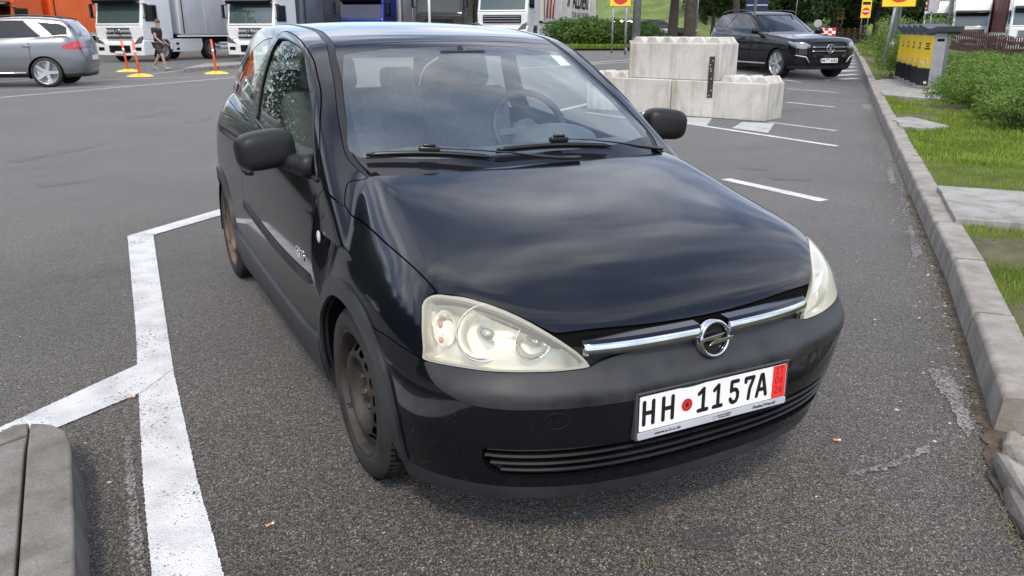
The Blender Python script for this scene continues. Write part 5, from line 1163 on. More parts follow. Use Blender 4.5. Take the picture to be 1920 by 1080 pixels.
def build_signs():
    sign(1161,-34,15,38,26,92,'yellow sign with red disc on two thin posts beside the concrete blocks',posts=2)
    sign(1678,-42,16,56,22,104,'large yellow sign with red disc on a leaning post over the verge',lean=-.16)
    sign(1573,18,38,12,78,60,'small distant yellow sign with no entry disc before the trees',posts=2)
    sign(1619,3,35,17,60,62,'tall yellow sign with no entry disc and dark panel beside the far kerb',posts=2)
    sign(1470,7,24,15,70,62,'yellow sign with dark panel seen above the roof of the black SUV',posts=2)
    t=sign(1742,2,20,20,36,66,'red square SOS sign with white letters behind the recycling bins',kind='sos',group=None)
    mb=MB(); mb.ell((.0,-.05,1.62),(.22,.16,.16),ORNG,None,16,10); mb.box((0,-.02,1.2),(.34,.2,.7),GALV,None,.02); mb.build('call_box',None,t)
    def pole(name,u,dist,r0,r1,h,vb,label,cat,mat=GALV,lean=0,group=None):
        d=pray(u,57); d=d/np.hypot(d[0],d[1]); P=Vector((_CP[0]+d[0]*dist,_CP[1]+d[1]*dist,0)); dep=(P-Vector(_CP)).dot(Vector(_M@np.array([0,0,-1.]))); z=1.4+(57-vb)*dep/_F
        t=thing(name,label,cat,(P.x,P.y,z),0,group); mb=MB(); mb.cyl((0,0,-.1),(lean,0,h),r0,r1,14,mat); mb.build('pole',None,t); mb=MB(); mb.cyl((0,0,-.02),(0,0,.12),r0*1.7,r0*1.5,14,mat); mb.build('base',None,t); return t
    pole('lamp_post',1193,34,.17,.10,9,80,'thick grey lamp post left of the tree trunks','lamp post')
    pole('thin_post',1174,30,.035,.035,3.4,95,'thin grey post right of the two posts of the nearest yellow sign','post')
    pole('thin_post',1305,40,.05,.05,3.2,60,'thin grey post just right of the thicker tree trunk','post')
    pole('lamp_post',1676,30,.055,.045,6,84,'grey post behind the large leaning yellow sign','lamp post'); pole('lamp_post',1683,31,.05,.04,6,80,'second slim grey post right behind the leaning yellow sign','lamp post')
    pole('lamp_post',1412,44,.08,.06,7,60,'grey post rising behind the roof of the black SUV','lamp post')
    pole('flag_pole',1489,60,.04,.03,7,60,'very thin pole beyond the black SUV','pole')
    pole('lamp_post',638,34,.05,.05,3.0,100,'thin black post in front of the blue truck','post',BLKP); pole('lamp_post',806,34,.05,.05,4.0,100,'thin pale post in front of the dark grey truck','post',WHT)
    # round traffic mirror or sign back
    d=pray(1532,57); d=d/np.hypot(d[0],d[1]); P=Vector((_CP[0]+d[0]*46,_CP[1]+d[1]*46,0)); t=thing('round_sign','small round sign seen from behind on a thin post before the trees','road sign',P,math.atan2(d[1],d[0])-PI/2)
    mb=MB(); mb.cyl((0,0,1.75),(0,.03,1.75),.19,None,24,GALV); mb.build('sign_plate',None,t); mb=MB(); mb.cyl((0,.05,0),(0,.05,1.9),.035,None,8,GALV); mb.build('post',None,t)
    # blue gantry panel
    d=pray(1415,57); d=d/np.hypot(d[0],d[1]); P=Vector((_CP[0]+d[0]*48,_CP[1]+d[1]*48,0)); t=thing('direction_board','dark blue direction board with white rules beyond the black SUV','sign board',P,math.atan2(d[1],d[0])-PI/2)
    mb=MB(); mb.box((0,0,3.0),(1.2,.06,1.4),pr('sign_dark_blue',(.01,.03,.09),.4),None,.01); mb.build('board',None,t); mb=MB(); mb.box((0,-.035,2.72),(1.1,.006,.05),WHT); mb.build('white_rule',None,t)
    for x in (-.45,.45): mb=MB(); mb.cyl((x,.06,0),(x,.06,3.6),.05,None,10,GALV); mb.build('post',None,t)
    # red and white barrier boards
    d=pray(1553,57); d=d/np.hypot(d[0],d[1]); P=Vector((_CP[0]+d[0]*60,_CP[1]+d[1]*60,0)); t=thing('barrier_board','red and white barrier board at the far end of the road','barrier',P,math.atan2(d[1],d[0])-PI/2)
    mb=MB(); 
    for i in range(4):
        for j in range(3): mb.box((-.36+i*.24,0,1.1+j*.18),(.24,.04,.18),REDS if (i+j)%2 else WHT)
    mb.build('board',None,t)
    for x in (-.4,.4): mb=MB(); mb.cyl((x,.04,0),(x,.04,1.6),.03,None,8,GALV); mb.build('post',None,t)
    # orange delineators on yellow feet
    def deli(p,label,lean):
        t=thing('delineator_post',label,'bollard',p,0,'orange delineator posts on yellow bases'); mb=MB(); mb.lathe([(.0,.09),(.12,.085),(.30,.05),(.42,.0)],None,28,YEL); mb.build('base',None,t)
        mb=MB(); mb.tube([(0,0,.06),(lean*.5,0,.55),(lean,0,1.12)],[.045,.036,.034],10,ORNG); mb.build('post',None,t); mb=MB(); mb.tube([(lean*.62,0,.70),(lean*.72,0,.80)],.039,10,WHT); mb.build('reflector_band',None,t)
    deli(gp(241,134),'leftmost orange flexible post on a yellow base, near the silver SUV',-.10); deli(gp(263,143),'orange flexible post on a yellow base nearest the walking person, middle one',-.08); deli(gp(406,138),'orange flexible post on a yellow base in front of the grey trailer',-.06)
    # low kerb islands by the trucks
    mb=MB(); a=gp(345,136); b=gp(450,128); c=b+Vector((1.5,3.5,0)); d2=a+Vector((1.2,4.0,0)); mb.prism([(p.x,p.y) for p in (a,b,c,d2)],2,-.05,.15,KERBM,bev=.02); tag(mb.build('kerb_island'),kind='structure')
    # poster bin by the second truck
    p=gp(468,112); t=thing('poster_column','grey housing with a yellow and white poster before the second white truck','bin',(p.x,p.y,0),R(-14)); mb=MB(); mb.prism([(-.42,0),(.42,0),(.42,1.15),(.25,1.38),(0,1.45),(-.25,1.38),(-.42,1.15)],1,-.2,.2,GREYM,bev=.02); mb.build('housing',None,t)
    mb=MB(); mb.box((0,-.21,.68),(.66,.01,.85),WHT); mb.prism([(-.33,.26),(.05,.26),(-.33,1.1)],1,-.222,-.216,YEL); mb.build('poster',None,t); mb=MB(); mb.cyl((0,-.2,1.24),(0,-.215,1.24),.09,None,20,DARK); mb.build('opening',None,t)
# ------------------------------------------------------------ picket fence
def build_fence():
    P0=Vector((34.5,18.9,.05)); P1=Vector((38.2,25.0,.50)); d=(P1-P0); A_=P0-d*1.2; B_=P0+d*2.6
    t=thing('picket_fence','dark brown picket fence along the far side of the bushes','fence',A_); n=int((B_-A_).length/.20); dn=(B_-A_)/n; ang=math.atan2(dn.y,dn.x); rot=Matrix.Rotation(ang,3,'Z')
    bm0=None; me=None
    for i in range(n):
        p=dn*i
        if me is None:
            mb=MB(); mb.prism([(-.055,0),(.055,0),(.055,.98),(0,1.04),(-.055,.98)],1,-.015,.015,BRN); o=mb.build('picket',None,t); me=o.data
        else: o=bpy.data.objects.new('picket',me); COL.objects.link(o); o.parent=t
        o.location=p; o.rotation_euler=(0,0,ang)
        if i>95: break
    for z in (.30,.78):
        mb=MB(); L_=dn*min(n,97); c=L_/2+Vector((0,0,z)); mb.box(c,(L_.length,.04,.09),BRN,L_.to_track_quat('X','Z').to_matrix()); mb.build('rail',None,t)
    # far fence along the road
    A2=gp(1532,66); B2=gp(1612,61); A2=Vector((_CP[0]+pray(1530,57)[0]*70,_CP[1]+pray(1530,57)[1]*70,.6)); B2=Vector((_CP[0]+pray(1614,57)[0]*62,_CP[1]+pray(1614,57)[1]*62,.9)); t=thing('plank_fence','low brown plank fence at the far end of the road under the trees','fence',A2)
    L_=B2-A2; mb=MB(); q=L_.to_track_quat('X','Z').to_matrix()
    for z in (.1,.35,.60): mb.box(L_/2+Vector((0,0,z)),(L_.length*1.25,.05,.13),BRN,q)
    mb.build('plank',None,t)
    for i in range(9): mb=MB(); mb.box(L_*(i/8)+Vector((0,0,.2)),(.12,.12,1.1),BRN,q); mb.build('post',None,t)
# ------------------------------------------------------------ vegetation
def build_plants():
    w=lambda u,v,d: Vector(_CP+pray(u,v)*d)
    def gd(u,d,dz=0): p=w(u,57,d); return Vector((p.x,p.y,float(gz(p.x,p.y))+dz))
    # grass island behind the road line with hedge
    a,b,c,d_=gd(1030,33),gd(1230,33),gd(1290,60),gd(1000,60); 
    N_=24; V=[];Fc=[]
    for i in range(N_+1):
        for j in range(9):
            q=a.lerp(b,i/N_).lerp(d_.lerp(c,i/N_),j/8); V.append((q.x,q.y,float(gz(q.x,q.y))+(.12 if j else .06)))
    for i in range(N_):
        for j in range(8): k=i*9+j; Fc.append((k,k+9,k+10,k+1))
    o=rawmesh('grass_island',V,Fc,VERGE); tag(o,kind='structure')
    roots=[]
    for _ in range(16000):
        s=random.random(); q=a.lerp(b,s); r=d_.lerp(c,s); p=q.lerp(r,random.random()**2*.5); roots.append((p.x,p.y,float(gz(p.x,p.y))+.10))
    tag(blades('grass',roots,.06,.16,.04,GRASSM),kind='stuff')
    hedge('hedge',gd(1046,36),gd(1208,35),1.7,1.35,15000,.085,LEAFH,'long bright green hedge in front of the white lettered trailer','hedge',bumpy=.2)
    # bushes on the verge
    def bush(p,h,wd,n,size,lab,group,k1=12,zb=0,low=.15):
        t=empty('bush',(p.x,p.y,p.z-.08+zb)); tag(t,lab,'bush',group); C=[];Rr=[]
        for k in range(k1): C.append((random.uniform(-.5,.5)*wd,random.uniform(-.5,.5)*wd,random.uniform(low,.74)*h)); q=wd*random.uniform(.17,.30); Rr.append((q,q,h*random.uniform(.20,.32)))
        leaf_cloud('foliage',C,Rr,n,size,LEAFB,t,.5); mb=MB()
        for k in range(12): mb.tube([(random.uniform(-.25,.25)*wd,random.uniform(-.25,.25)*wd,-.1),(random.uniform(-.45,.45)*wd,random.uniform(-.45,.45)*wd,h*.7)],[.014,.005],5,BARK)
        mb.build('stem',None,t); return t
    for (u,v,h,wd,n,sz,lab) in ((1704,148,1.25,1.0,4200,.035,'leafy bush with pale flowers between the leaning sign post and the recycling bins'),(1694,128,1.75,1.7,5200,.045,'tall bush behind the leaning sign post, nearest of the three'),(1680,112,2.0,2.0,5000,.055,'bush beyond the leaning sign post, second along the kerb'),(1664,97,2.6,2.6,5000,.075,'large bush farthest along the kerb before the tall yellow sign')):
        bush(gp(u,v,.12),h,wd,n,sz,lab,'bushes growing on the verge')
    wds=['first','second','third','fourth','fifth','sixth','seventh','eighth','ninth','tenth']
    for i,(u,v) in enumerate(((1950,262),(1905,240),(1868,222),(1848,206))):
        bush(gp(u+14,v-8,.1),.74,1.30 if i<3 else 1.55,10500 if i<3 else 7000,.030,'low bright green bush at the edge of the grass slope, %s from the right edge'%wds[i],'low bushes along the grass slope',k1=16)
    for i,(u,v) in enumerate(((1965,205),(1920,192),(1882,180),(1856,168),(1846,158))):
        bush(gp(u,v,.1),.68,2.1,7000,.040,'low green bush in the middle row above the grass slope, %s from the right edge'%wds[i],'low bushes in the middle row',k1=14)
    for i,(u,v) in enumerate(((1950,160),(1905,150),(1862,142),(1822,135),(1826,131),(1925,138),(1870,128),(1838,121))):
        bush(gp(u,v,.1),.62,3.2,5500,.055,'low green bush just in front of the brown picket fence, %s from the right edge'%wds[i],'low bushes in front of the picket fence',k1=14)
    # two trunks in the middle, with crowns above the frame
    for (u,d,lab,hh,lm,tr0) in ((1261,33,'slim dark tree trunk left of the black SUV',9,LEAFT,.20),(1294,31,'thicker brown tree trunk next to the black SUV',10,LEAFT,.24),(1378,42,'dark tree trunk behind the roof of the black SUV',9,LEAFD,.2)):
        t=make_tree(int(u),hh,3.0,lm,5000,.13,lab,'tree','trees beside the parked cars',.52); t.location=gd(u,d,-.0)
        k=t.children[0]; 
    # hill with grass and woodland
    V=[];Fc=[];nu,nv=46,14
    for i in range(nu+1):
        u=1090+i*(1760-1090)/nu; 
        for j in range(nv+1):
            dd=62+j*9; p=w(u,57,dd); k=j/nv; z=float(gz(p.x,p.y))+(15.0*sst((j-.4)/9))*sst((i+2)/6)+.5*math.sin(i*.9+j); V.append((p.x,p.y,z-.3))
    for i in range(nu):
        for j in range(nv): q=i*(nv+1)+j; Fc.append((q,q+nv+1,q+nv+2,q+1))
    o=rawmesh('hill',V,Fc,HILLM); tag(o,kind='structure')
    protos=[make_tree(11,8.5,3.4,LEAFT,9000,.19,'x'),make_tree(12,7,3.0,LEAFD,8000,.18,'x'),make_tree(13,9.5,3.8,LEAFT,9500,.2,'x')]
    k=0; pl=[]
    for (u,d) in ((1335,58),(1362,66),(1390,60),(1418,70),(1447,62),(1478,72),(1505,64),(1532,76),(1560,68),(1588,80),(1610,72),(1640,64),(1668,74),(1700,87),(1320,84),(1350,92),(1400,88),(1450,94),(1500,90),(1545,98),(1590,100),(1630,92),(1735,78),(1245,96),(1290,100),(1180,104)): pl.append((u,d))
    W1=['bright tree','dark tree','tall tree']
    places=['behind the roof rails of the black SUV','above the bonnet of the black SUV','at the foot of the wooded hill','halfway up the wooded hill','high on the wooded hill']
    for i,(u,d) in enumerate(pl):
        pr_=protos[i%3]; t=pr_ if i<3 else copy_tree(pr_); p=w(u,57,d); j=(d-62)/9; t.location=(p.x,p.y,float(gz(p.x,p.y))-.4+15.0*float(sst((j-.4)/9)) if d>62 else float(gz(p.x,p.y))-.2)
        t.rotation_euler=(0,0,i*1.7); s=.85+.3*((i*37)%10)/10; t.scale=(s,s,s*1.0)
        pos=['above the rear of the black SUV','above the middle of the black SUV','above the windscreen of the black SUV','above the bonnet of the black SUV','left of the round sign','behind the red and white barrier','behind the tall yellow sign','left of the leaning sign','behind the leaning sign','left of the lamp post'][0 if u<1350 and u>1300 else 9 if u<=1300 else min(8,1+int((u-1350)/45))]
        tag(t,'%s on the wooded hill, %s row, %s'%(W1[i%3],'front' if d<70 else 'middle' if d<85 else 'back',pos),'tree','trees on the wooded hill')
    # trees at the left and behind the viewer (seen in the side windows as reflections)
    far=[make_tree(21,8.5,3.6,LEAFD,30000,.085,'x',trunk_h=.18),make_tree(22,7.5,3.4,LEAFT,30000,.085,'x',trunk_h=.15)]
    for i in range(30):
        az=R(-14.0-4.6*(i%16)-(2.0 if i>15 else 0)); dd=(44 if i<16 else 60)+3*((i*7)%3)-.8*(i%16); t=far[i] if i<2 else copy_tree(far[i%2]); t.location=(-1.4+dd*math.sin(az),-2.3+dd*math.cos(az),-3.0); t.rotation_euler=(0,0,i*2.1); t.scale=(2.0,2.0,2.35 if i<16 else 3.0); tag(t,'green tree outside the left edge of the photo','tree','trees left of the car park')
# ------------------------------------------------------------ large SUV, coarser version of the same panel method
def sF(x,y,z):
    ax=np.abs(x); h=cr([-.95,-.5,.2,.8,1.6,2.6,3.9],[.98,1.04,1.10,1.14,1.17,1.21,1.26],y)
    base=cr([.2,.35,.6,.85,1.0,1.2],[.86,.925,.955,.955,.945,.93],np.clip(z,.2,1.2)); t=np.clip((z-(h-.22))/.22,0,1.6); a=base-.07*t**2.2
    yfz=cr([.2,.35,.55,.75,.95,1.1],[-.84,-.90,-.925,-.915,-.87,-.70],z); yrz=cr([.2,.4,.7,1.0,1.3],[3.78,3.86,3.88,3.82,3.74],z)
    b=-.35-yfz; tt=np.clip((-.35-y)/b,0,3); rf=((ax/a)**3.2+tt**3.2)**(1/3.2); t2=np.clip((y-3.1)/(yrz-3.1),0,3); rr=((ax/a)**3.6+t2**3.6)**(1/3.6)
    wall=(np.where(y<-.35,rf,np.where(y>3.1,rr,ax/a))-1)*.85
    hood=cr([-.95,-.8,-.4,.2,.8,1.2],[.86,.98,1.065,1.125,1.165,1.20],y)-.05*(ax/.85)**3; k=sst((y-.75)/.3); top=hood*(1-k)+(h+.02)*k
    return smax(smax(wall,(z-top)*.9,.07),.24-z,.03)
def sG(x,y,z):
    ax=np.abs(x); side=ax-(cr([1.1,1.2,1.4,1.6,1.8],[.90,.875,.80,.715,.62],z)+cr([.5,2,3,3.9],[0,0,-.03,-.10],y)); 
    ws=(cr([1.0,1.15,1.4,1.62,1.8],[.42,.72,1.17,1.60,1.95],z)+.28*x**2-y)*.5; rear=(y-cr([1.1,1.3,1.5,1.7],[3.82,3.76,3.62,3.44],z)+.12*x**2)*.8
    rf=cr([.8,1.5,1.9,2.4,3.0,3.6],[1.52,1.665,1.715,1.74,1.72,1.65],y)-.035*(ax/.7)**2.5
    return np.maximum(smax(smax(smax(side,ws,.06),rear,.10),(z-rf)*.95,.07),1.0-z)
def sU(x,y,z): return smin(sF(x,y,z),sG(x,y,z),.03)
SWP=[(.282,-.004),(.288,.004),(.282,.006),(.270,-.01),(.266,-.05),(.258,-.10),(.0,-.10)]
def star_spokes(mat,n=5,double=False,R_=.272):
    def f(mb,M):
        for i in range(n):
            a=2*PI*i/n+PI/2
            offs=(-.11,.11) if double else (0,)
            for o in offs:
                p0=Vector((.03*math.cos(a),.03*math.sin(a),-.02)); p1=Vector((R_*math.cos(a+o),R_*math.sin(a+o),-.012)); t=(p1-p0).normalized(); q=Vector((-t.y,t.x,0)); w0,w1=(.045,.030) if not double else (.022,.020)
                vs=[p0+q*w0,p0-q*w0,p1-q*w1,p1+q*w1]; top=[mb.bm.verts.new(M@(v+Vector((0,0,.012)))) for v in vs]; bot=[mb.bm.verts.new(M@(v-Vector((0,0,.03)))) for v in vs]
                mb.bm.faces.new(top)
                for k in range(4): mb.bm.faces.new((top[k],bot[k],bot[(k+1)%4],top[(k+1)%4]))
        mb.cyl(M@Vector((0,0,-.05)),M@Vector((0,0,.0)),.075,.06,20)
    return f
def three_star(parent,M,r,mat,name='star_emblem'):
    mb=MB(); mb.lathe([(r+r*.09*math.cos(a),r*.09*math.sin(a)) for a in np.linspace(0,2*PI,9)],M,32,mat)
    for i in range(3):
        a=PI/2+2*PI*i/3; p=[(0,0),(r*.16*math.cos(a+PI/3),r*.16*math.sin(a+PI/3)),(r*math.cos(a),r*math.sin(a)),(r*.16*math.cos(a-PI/3),r*.16*math.sin(a-PI/3))]
        mb.poly([M@Vector((x,y,.004)) for x,y in p],mat)
    return mb.build(name,None,parent)
def build_suv(paint,label,rimm,double,dark,platetxt=None):
    t=thing('suv',label,'car'); YC,YR,ZC=-.35,3.1,.95; cw,cf,ch=mk_charts(YC,YR,ZC); ds=.035
    WL=wall_patch(sU,YC,YR,cw,.22,1.62,ds,.03); FA=fan_patch(sU,.35,3.78,ZC,cf,ds,2.0,4); HO=hood_patch(sU,.93,-.92,1.0,ch,.03,1.4)
    def W(p,n=5): return spl(cw(np.array(p,float)),n)
    def A(p,n=5): return spl(cf(np.array(p,float)),n)
    cat=lambda *a:np.vstack(a); sw=lambda y,z:(.95,y,z)
    circ=lambda cy,r:W([sw(cy+r*math.cos(R(a)),.36+r*math.sin(R(a))) for a in range(-35,216,12)],1)
    AF,AR=circ(0,.42),circ(2.92,.42); both=(-1,1); zb=lambda s:FN(lambda P:(P[:,2]-1.13)*s)
    win=A([(.87,.85,1.20),(.80,1.16,1.40),(.73,1.42,1.54),(.70,1.7,1.615),(.69,2.3,1.645),(.69,2.9,1.635),(.71,3.35,1.58),(.76,3.58,1.42),(.82,3.60,1.30),(.86,3.40,1.255),(.865,2.4,1.225),(.87,1.6,1.205),(.87,.85,1.20)],4)
    wse=A([(.60,1.70,1.64),(.68,1.40,1.50),(.77,1.00,1.28),(.80,.80,1.14)]); WS=cat(wse,[[1.25,.5],[1.25,1.62]],A([(0,1.60,1.63),(.3,1.62,1.635),(.60,1.70,1.64)]))
    hl=W([(.93,-.42,1.0),(.90,-.62,.98),(.80,-.80,.95),(.66,-.88,.89),(.55,-.91,.82),(.62,-.905,.78),(.78,-.84,.76),(.90,-.66,.80),(.94,-.48,.90),(.93,-.42,1.0)])
    gr=cat([[-.05,.60]],W([(0,-.92,.60),(.38,-.92,.60),(.50,-.91,.66),(.54,-.90,.80),(.48,-.88,.90),(0,-.89,.925)]),[[-.05,.925]])
    gr2=cat([[-.05,.34]],W([(0,-.90,.34),(.45,-.89,.34),(.48,-.90,.52),(0,-.92,.54)]),[[-.05,.54]]); fg=W([(.60,-.89,.36),(.82,-.76,.38),(.86,-.72,.58),(.62,-.89,.60),(.60,-.89,.36)],4)
    tl=W([(.93,3.34,1.00),(.93,3.45,1.06),(.90,3.62,1.12),(.78,3.76,1.15),(.55,3.82,1.15),(.55,3.82,.96),(.80,3.78,.93),(.93,3.6,.93),(.94,3.42,.95),(.93,3.34,1.00)])
    isr=FN(lambda P:3.5-P[:,1]); nr=FN(lambda P:P[:,1]-3.5)
    rg=lambda P:np.maximum.reduce([np.abs(P[:,0])-.68,P[:,2]-1.57,1.24-P[:,2],3.52-P[:,1]])
    panel('body',[cutpiece(WL,[zb(1),OUT(AF),OUT(AR),OUT(hl),OUT(gr),OUT(gr2),OUT(fg),OUT(tl),FN(lambda P:np.where(P[:,1]<.9,P[:,2]-.93-.12*sst((P[:,1]+.8)/1.2),-1)),FN(lambda P:.34-P[:,2]+0*P[:,0])]),
        cutpiece(HO,[FN(lambda P:np.maximum(.925+.12*sst((P[:,1]+.8)/1.2)-P[:,2],P[:,1]-.86))]),
        cutpiece(FA,[zb(-1),OUT(win),OUT(WS),nr,FN(lambda P:.72-P[:,1])]),cutpiece(WL,[isr,zb(-1),FN(lambda P:-rg(P)),OUT(win)])],paint,t,sides=both,flange=0)
    panel('lower_cladding',[cutpiece(WL,[FN(lambda P:P[:,2]-.34),OUT(AF),OUT(AR)])],FLAREP,t,sides=both,flange=0)
    panel('side_window',[cutpiece(FA,[IN(win),nr]),cutpiece(WL,[IN(win),isr,zb(-1)])],dark,t,sides=both,off=-.004,flange=0)
    panel('windscreen',[cutpiece(FA,[IN(WS,-.02)])],dark if False else WSG2,t,sides=both,off=-.004,flange=0)
    CPL=A([(.70,2.50,1.66),(.70,2.78,1.66),(.86,3.22,1.22),(.86,2.96,1.22),(.70,2.50,1.66)],3)
    for sd in both: panel('rear_pillar',[cutpiece(FA,[IN(CPL)])],paint,t,sides=(sd,),off=.004,flange=0)
    panel('rear_window',[cutpiece(WL,[FN(rg)])],dark,t,sides=both,off=-.004,flange=0)
    for sd in both:
        h=panel('headlight',[cutpiece(WL,[IN(hl,.0)])],SUVLAMP,t,sides=(sd,),off=-.003,flange=.02)
        panel('tail_light',[cutpiece(WL,[IN(tl,0)])],REDL,t,sides=(sd,),off=.002,flange=.01)
        mb=MB(); mb.ell((sd*1.02,.98,1.20),(.115,.07,.085),paint,None,16,10,.75); mb.tube([(sd*.92,1.0,1.14),(sd*.98,.99,1.15)],.03,8,BLKP); mb.build('wing_mirror',None,t)
        mb=MB(); mb.tube([(sd*.66,1.62,1.68),(sd*.665,1.85,1.735),(sd*.66,2.5,1.775),(sd*.65,3.1,1.755),(sd*.62,3.42,1.69)],.018,6,RAILM); mb.build('roof_rail',None,t)
        for y0,y1 in ((.86,1.86),(1.88,2.72)):
            mb=MB(); 
            for y in (y0,): mb.box((sd*.955,y1-.16,1.02),(.03,.20,.035),paint,None,.01)
            mb.build('door_handle',None,t)
        mb=MB(); 
        for y in (1.30,1.87,2.62): mb.box((sd*.957,y,.82),(.004,.008,.62),DARK)
        mb.build('door_seam',None,t)
        mb=MB(); mb.box((sd*.945,1.46,.36),(.06,2.0,.04),CHR,None,.01); mb.build('side_step',None,t)
        for y in (): mb=MB(); q=Vector((sd*-.165,0,.42)).to_track_quat('Z','Y').to_matrix(); mb.box((sd*(.795+.004),y,1.42),(.02,.07,.46),BLKG,Matrix.Rotation(-sd*R(20.5),3,'Y')); mb.build('window_pillar',None,t)
        mb=MB(); mb.tube([(sd*.56,-.905,.42),(sd*.66,-.90,.56),(sd*.88,-.74,.60)],.016,6,SILV if True else None); mb.build('bumper_trim',None,t)
    panel('grille',[cutpiece(WL,[IN(gr)])],BLKP,t,sides=both,off=-.025,flange=-.02); panel('lower_grille',[cutpiece(WL,[IN(gr2)]),cutpiece(WL,[IN(fg)])],BLKP,t,sides=both,off=-.03,flange=-.03)
    for z in (.70,.80):
        mb=MB(); mb.tube([(x,-.925+.12*abs(x)**2,z) for x in np.linspace(-.50,.50,13)],.013,8,CHR); mb.build('grille_bar',None,t)
    three_star(t,frame((0,-.955,.76),(1,0,0),(0,0,1)),.105,CHR)
    mb=MB(); mb.box((0,-.945,.47),(.52,.012,.11),WHT,None,.002); mb.box((-.24,-.952,.47),(.04,.004,.105),pr('eu_blue',(.01,.05,.35),.4)); p=mb.build('number_plate',None,t)
    if platetxt: text_mesh(platetxt,.095,BLACKINK,p,frame((.02,-.953,.468),(1,0,0),(0,0,1)),'plate_lettering',.001,bold=.002)
    mb=MB(); mb.box((0,3.90,.72),(.52,.012,.11),WHT,None,.002); mb.build('number_plate',None,t)
    mb=MB(); mb.box((0,1.46,.36),(1.6,4.0,.10),DARK); mb.box((0,1.7,.9),(1.5,2.6,.3),DARK); mb.build('underbody',None,t)
    mb=MB(); 
    for x in (-.40,.40): mb.box((x,1.75,1.15),(.5,.18,.62),SEATF,None,.06,3); mb.box((x,1.8,1.50),(.26,.1,.16),SEATF,None,.04,3)
    mb.box((0,2.7,1.1),(1.3,.2,.55),SEATF,None,.06,3); mb.build('seat',None,t)
    for y in (0,2.92):
        for sd in both:
            make_wheel('wheel',.372,.285,.24,SWP,0,(0,0),rimm,rimm,t,(sd*.935,y,.372),sd,tyre=TYRE,spokes=star_spokes(rimm,5,double))
            n=16; mb=MB(); A_=[mb.bm.verts.new((sd*.94,y+.43*math.cos(R(-20+220*i/n)),.36+.43*math.sin(R(-20+220*i/n)))) for i in range(n+1)]; B_=[mb.bm.verts.new((sd*.62,v.co.y,v.co.z)) for v in A_]
            for i in range(n): mb.bm.faces.new((A_[i],A_[i+1],B_[i+1],B_[i]))
            mb.bm.faces.new(B_); mb.build('wheel_housing',DARK,t)
    return t
def build_suvs():
    global WSG2,SUVLAMP,RAILM
    WSG2=glass('suv_windscreen_glass',(.35,.42,.42),1.8); dark=glass('privacy_glass',(.10,.11,.11),1.6); SUVLAMP=pr('suv_lamp',(.22,.24,.26),.10,.5,.5,1); RAILM=noisy('rail_metal',(.03,.03,.032),(.05,.05,.052),6,(.25,.4))
    silver=car_paint('silver_paint',(.20,.21,.225),.35,dustamt=.04,metal=.65); alloy=noisy('alloy_rim',(.62,.63,.65),(.50,.51,.53),10,(.2,.35),metal=.6)
    g=build_suv(PAINT2,'black SUV with silver star on its grille parked beyond the concrete blocks',alloy,True,dark,'M-TT 6353')
    f=Vector((-.20,-.98,0)).normalized(); lat=Vector((f.y,-f.x,0)); wr=Vector(_CP+pray(1457,57)*20.9); c=Vector((wr.x,wr.y,0))+Vector((.955,-.29,0))*.935
    g.location=(c.x,c.y,float(gz(c.x,c.y))); g.rotation_euler=(0,0,math.atan2(f.x,-f.y))
    m=build_suv(silver,'silver grey SUV with five-spoke wheels cut off by the left edge',alloy,False,dark)
    rw=gp(92,164); f=Vector((-.965,.262,0)).normalized(); n=Vector((f.y,-f.x,0)); near=Vector((rw.x,rw.y,0)); c=near+f*2.92
    side=Vector((-f.y,f.x,0)); 
    if side.dot(Vector((-1.42,-2.3,0))-near)>0: side=-side
    c=c+side*.935; m.location=(c.x,c.y,0); m.rotation_euler=(0,0,math.atan2(f.x,-f.y))
    wc=copy_tree(m); wc.location=(-9.6,15.0,0); wc.rotation_euler=(0,0,m.rotation_euler[2]-.2+PI); wc['label']='white estate car parked outside the left edge of the photo'
    wpm=car_paint('white_car_paint',(.62,.63,.64),.35)
    for ch in list(wc.children):
        if ch.data and len(ch.data.materials) and ch.data.materials[0]==silver: ch.data=ch.data.copy(); ch.data.materials[0]=wpm
    # small cars far away under the trees
    for k,(u,d,lab) in enumerate(((1240,52,'pale grey car parked far off left of the slim tree trunk'),(1276,55,'dark car parked far off between the two tree trunks'))):
        c=copy_tree(m if k==0 else g); p=Vector(_CP+pray(u,57)*d); c.location=(p.x,p.y,float(gz(p.x,p.y))+.0); c.rotation_euler=(0,0,R(60+20*k)); c.scale=(.95,.95,.85); c['label']=lab
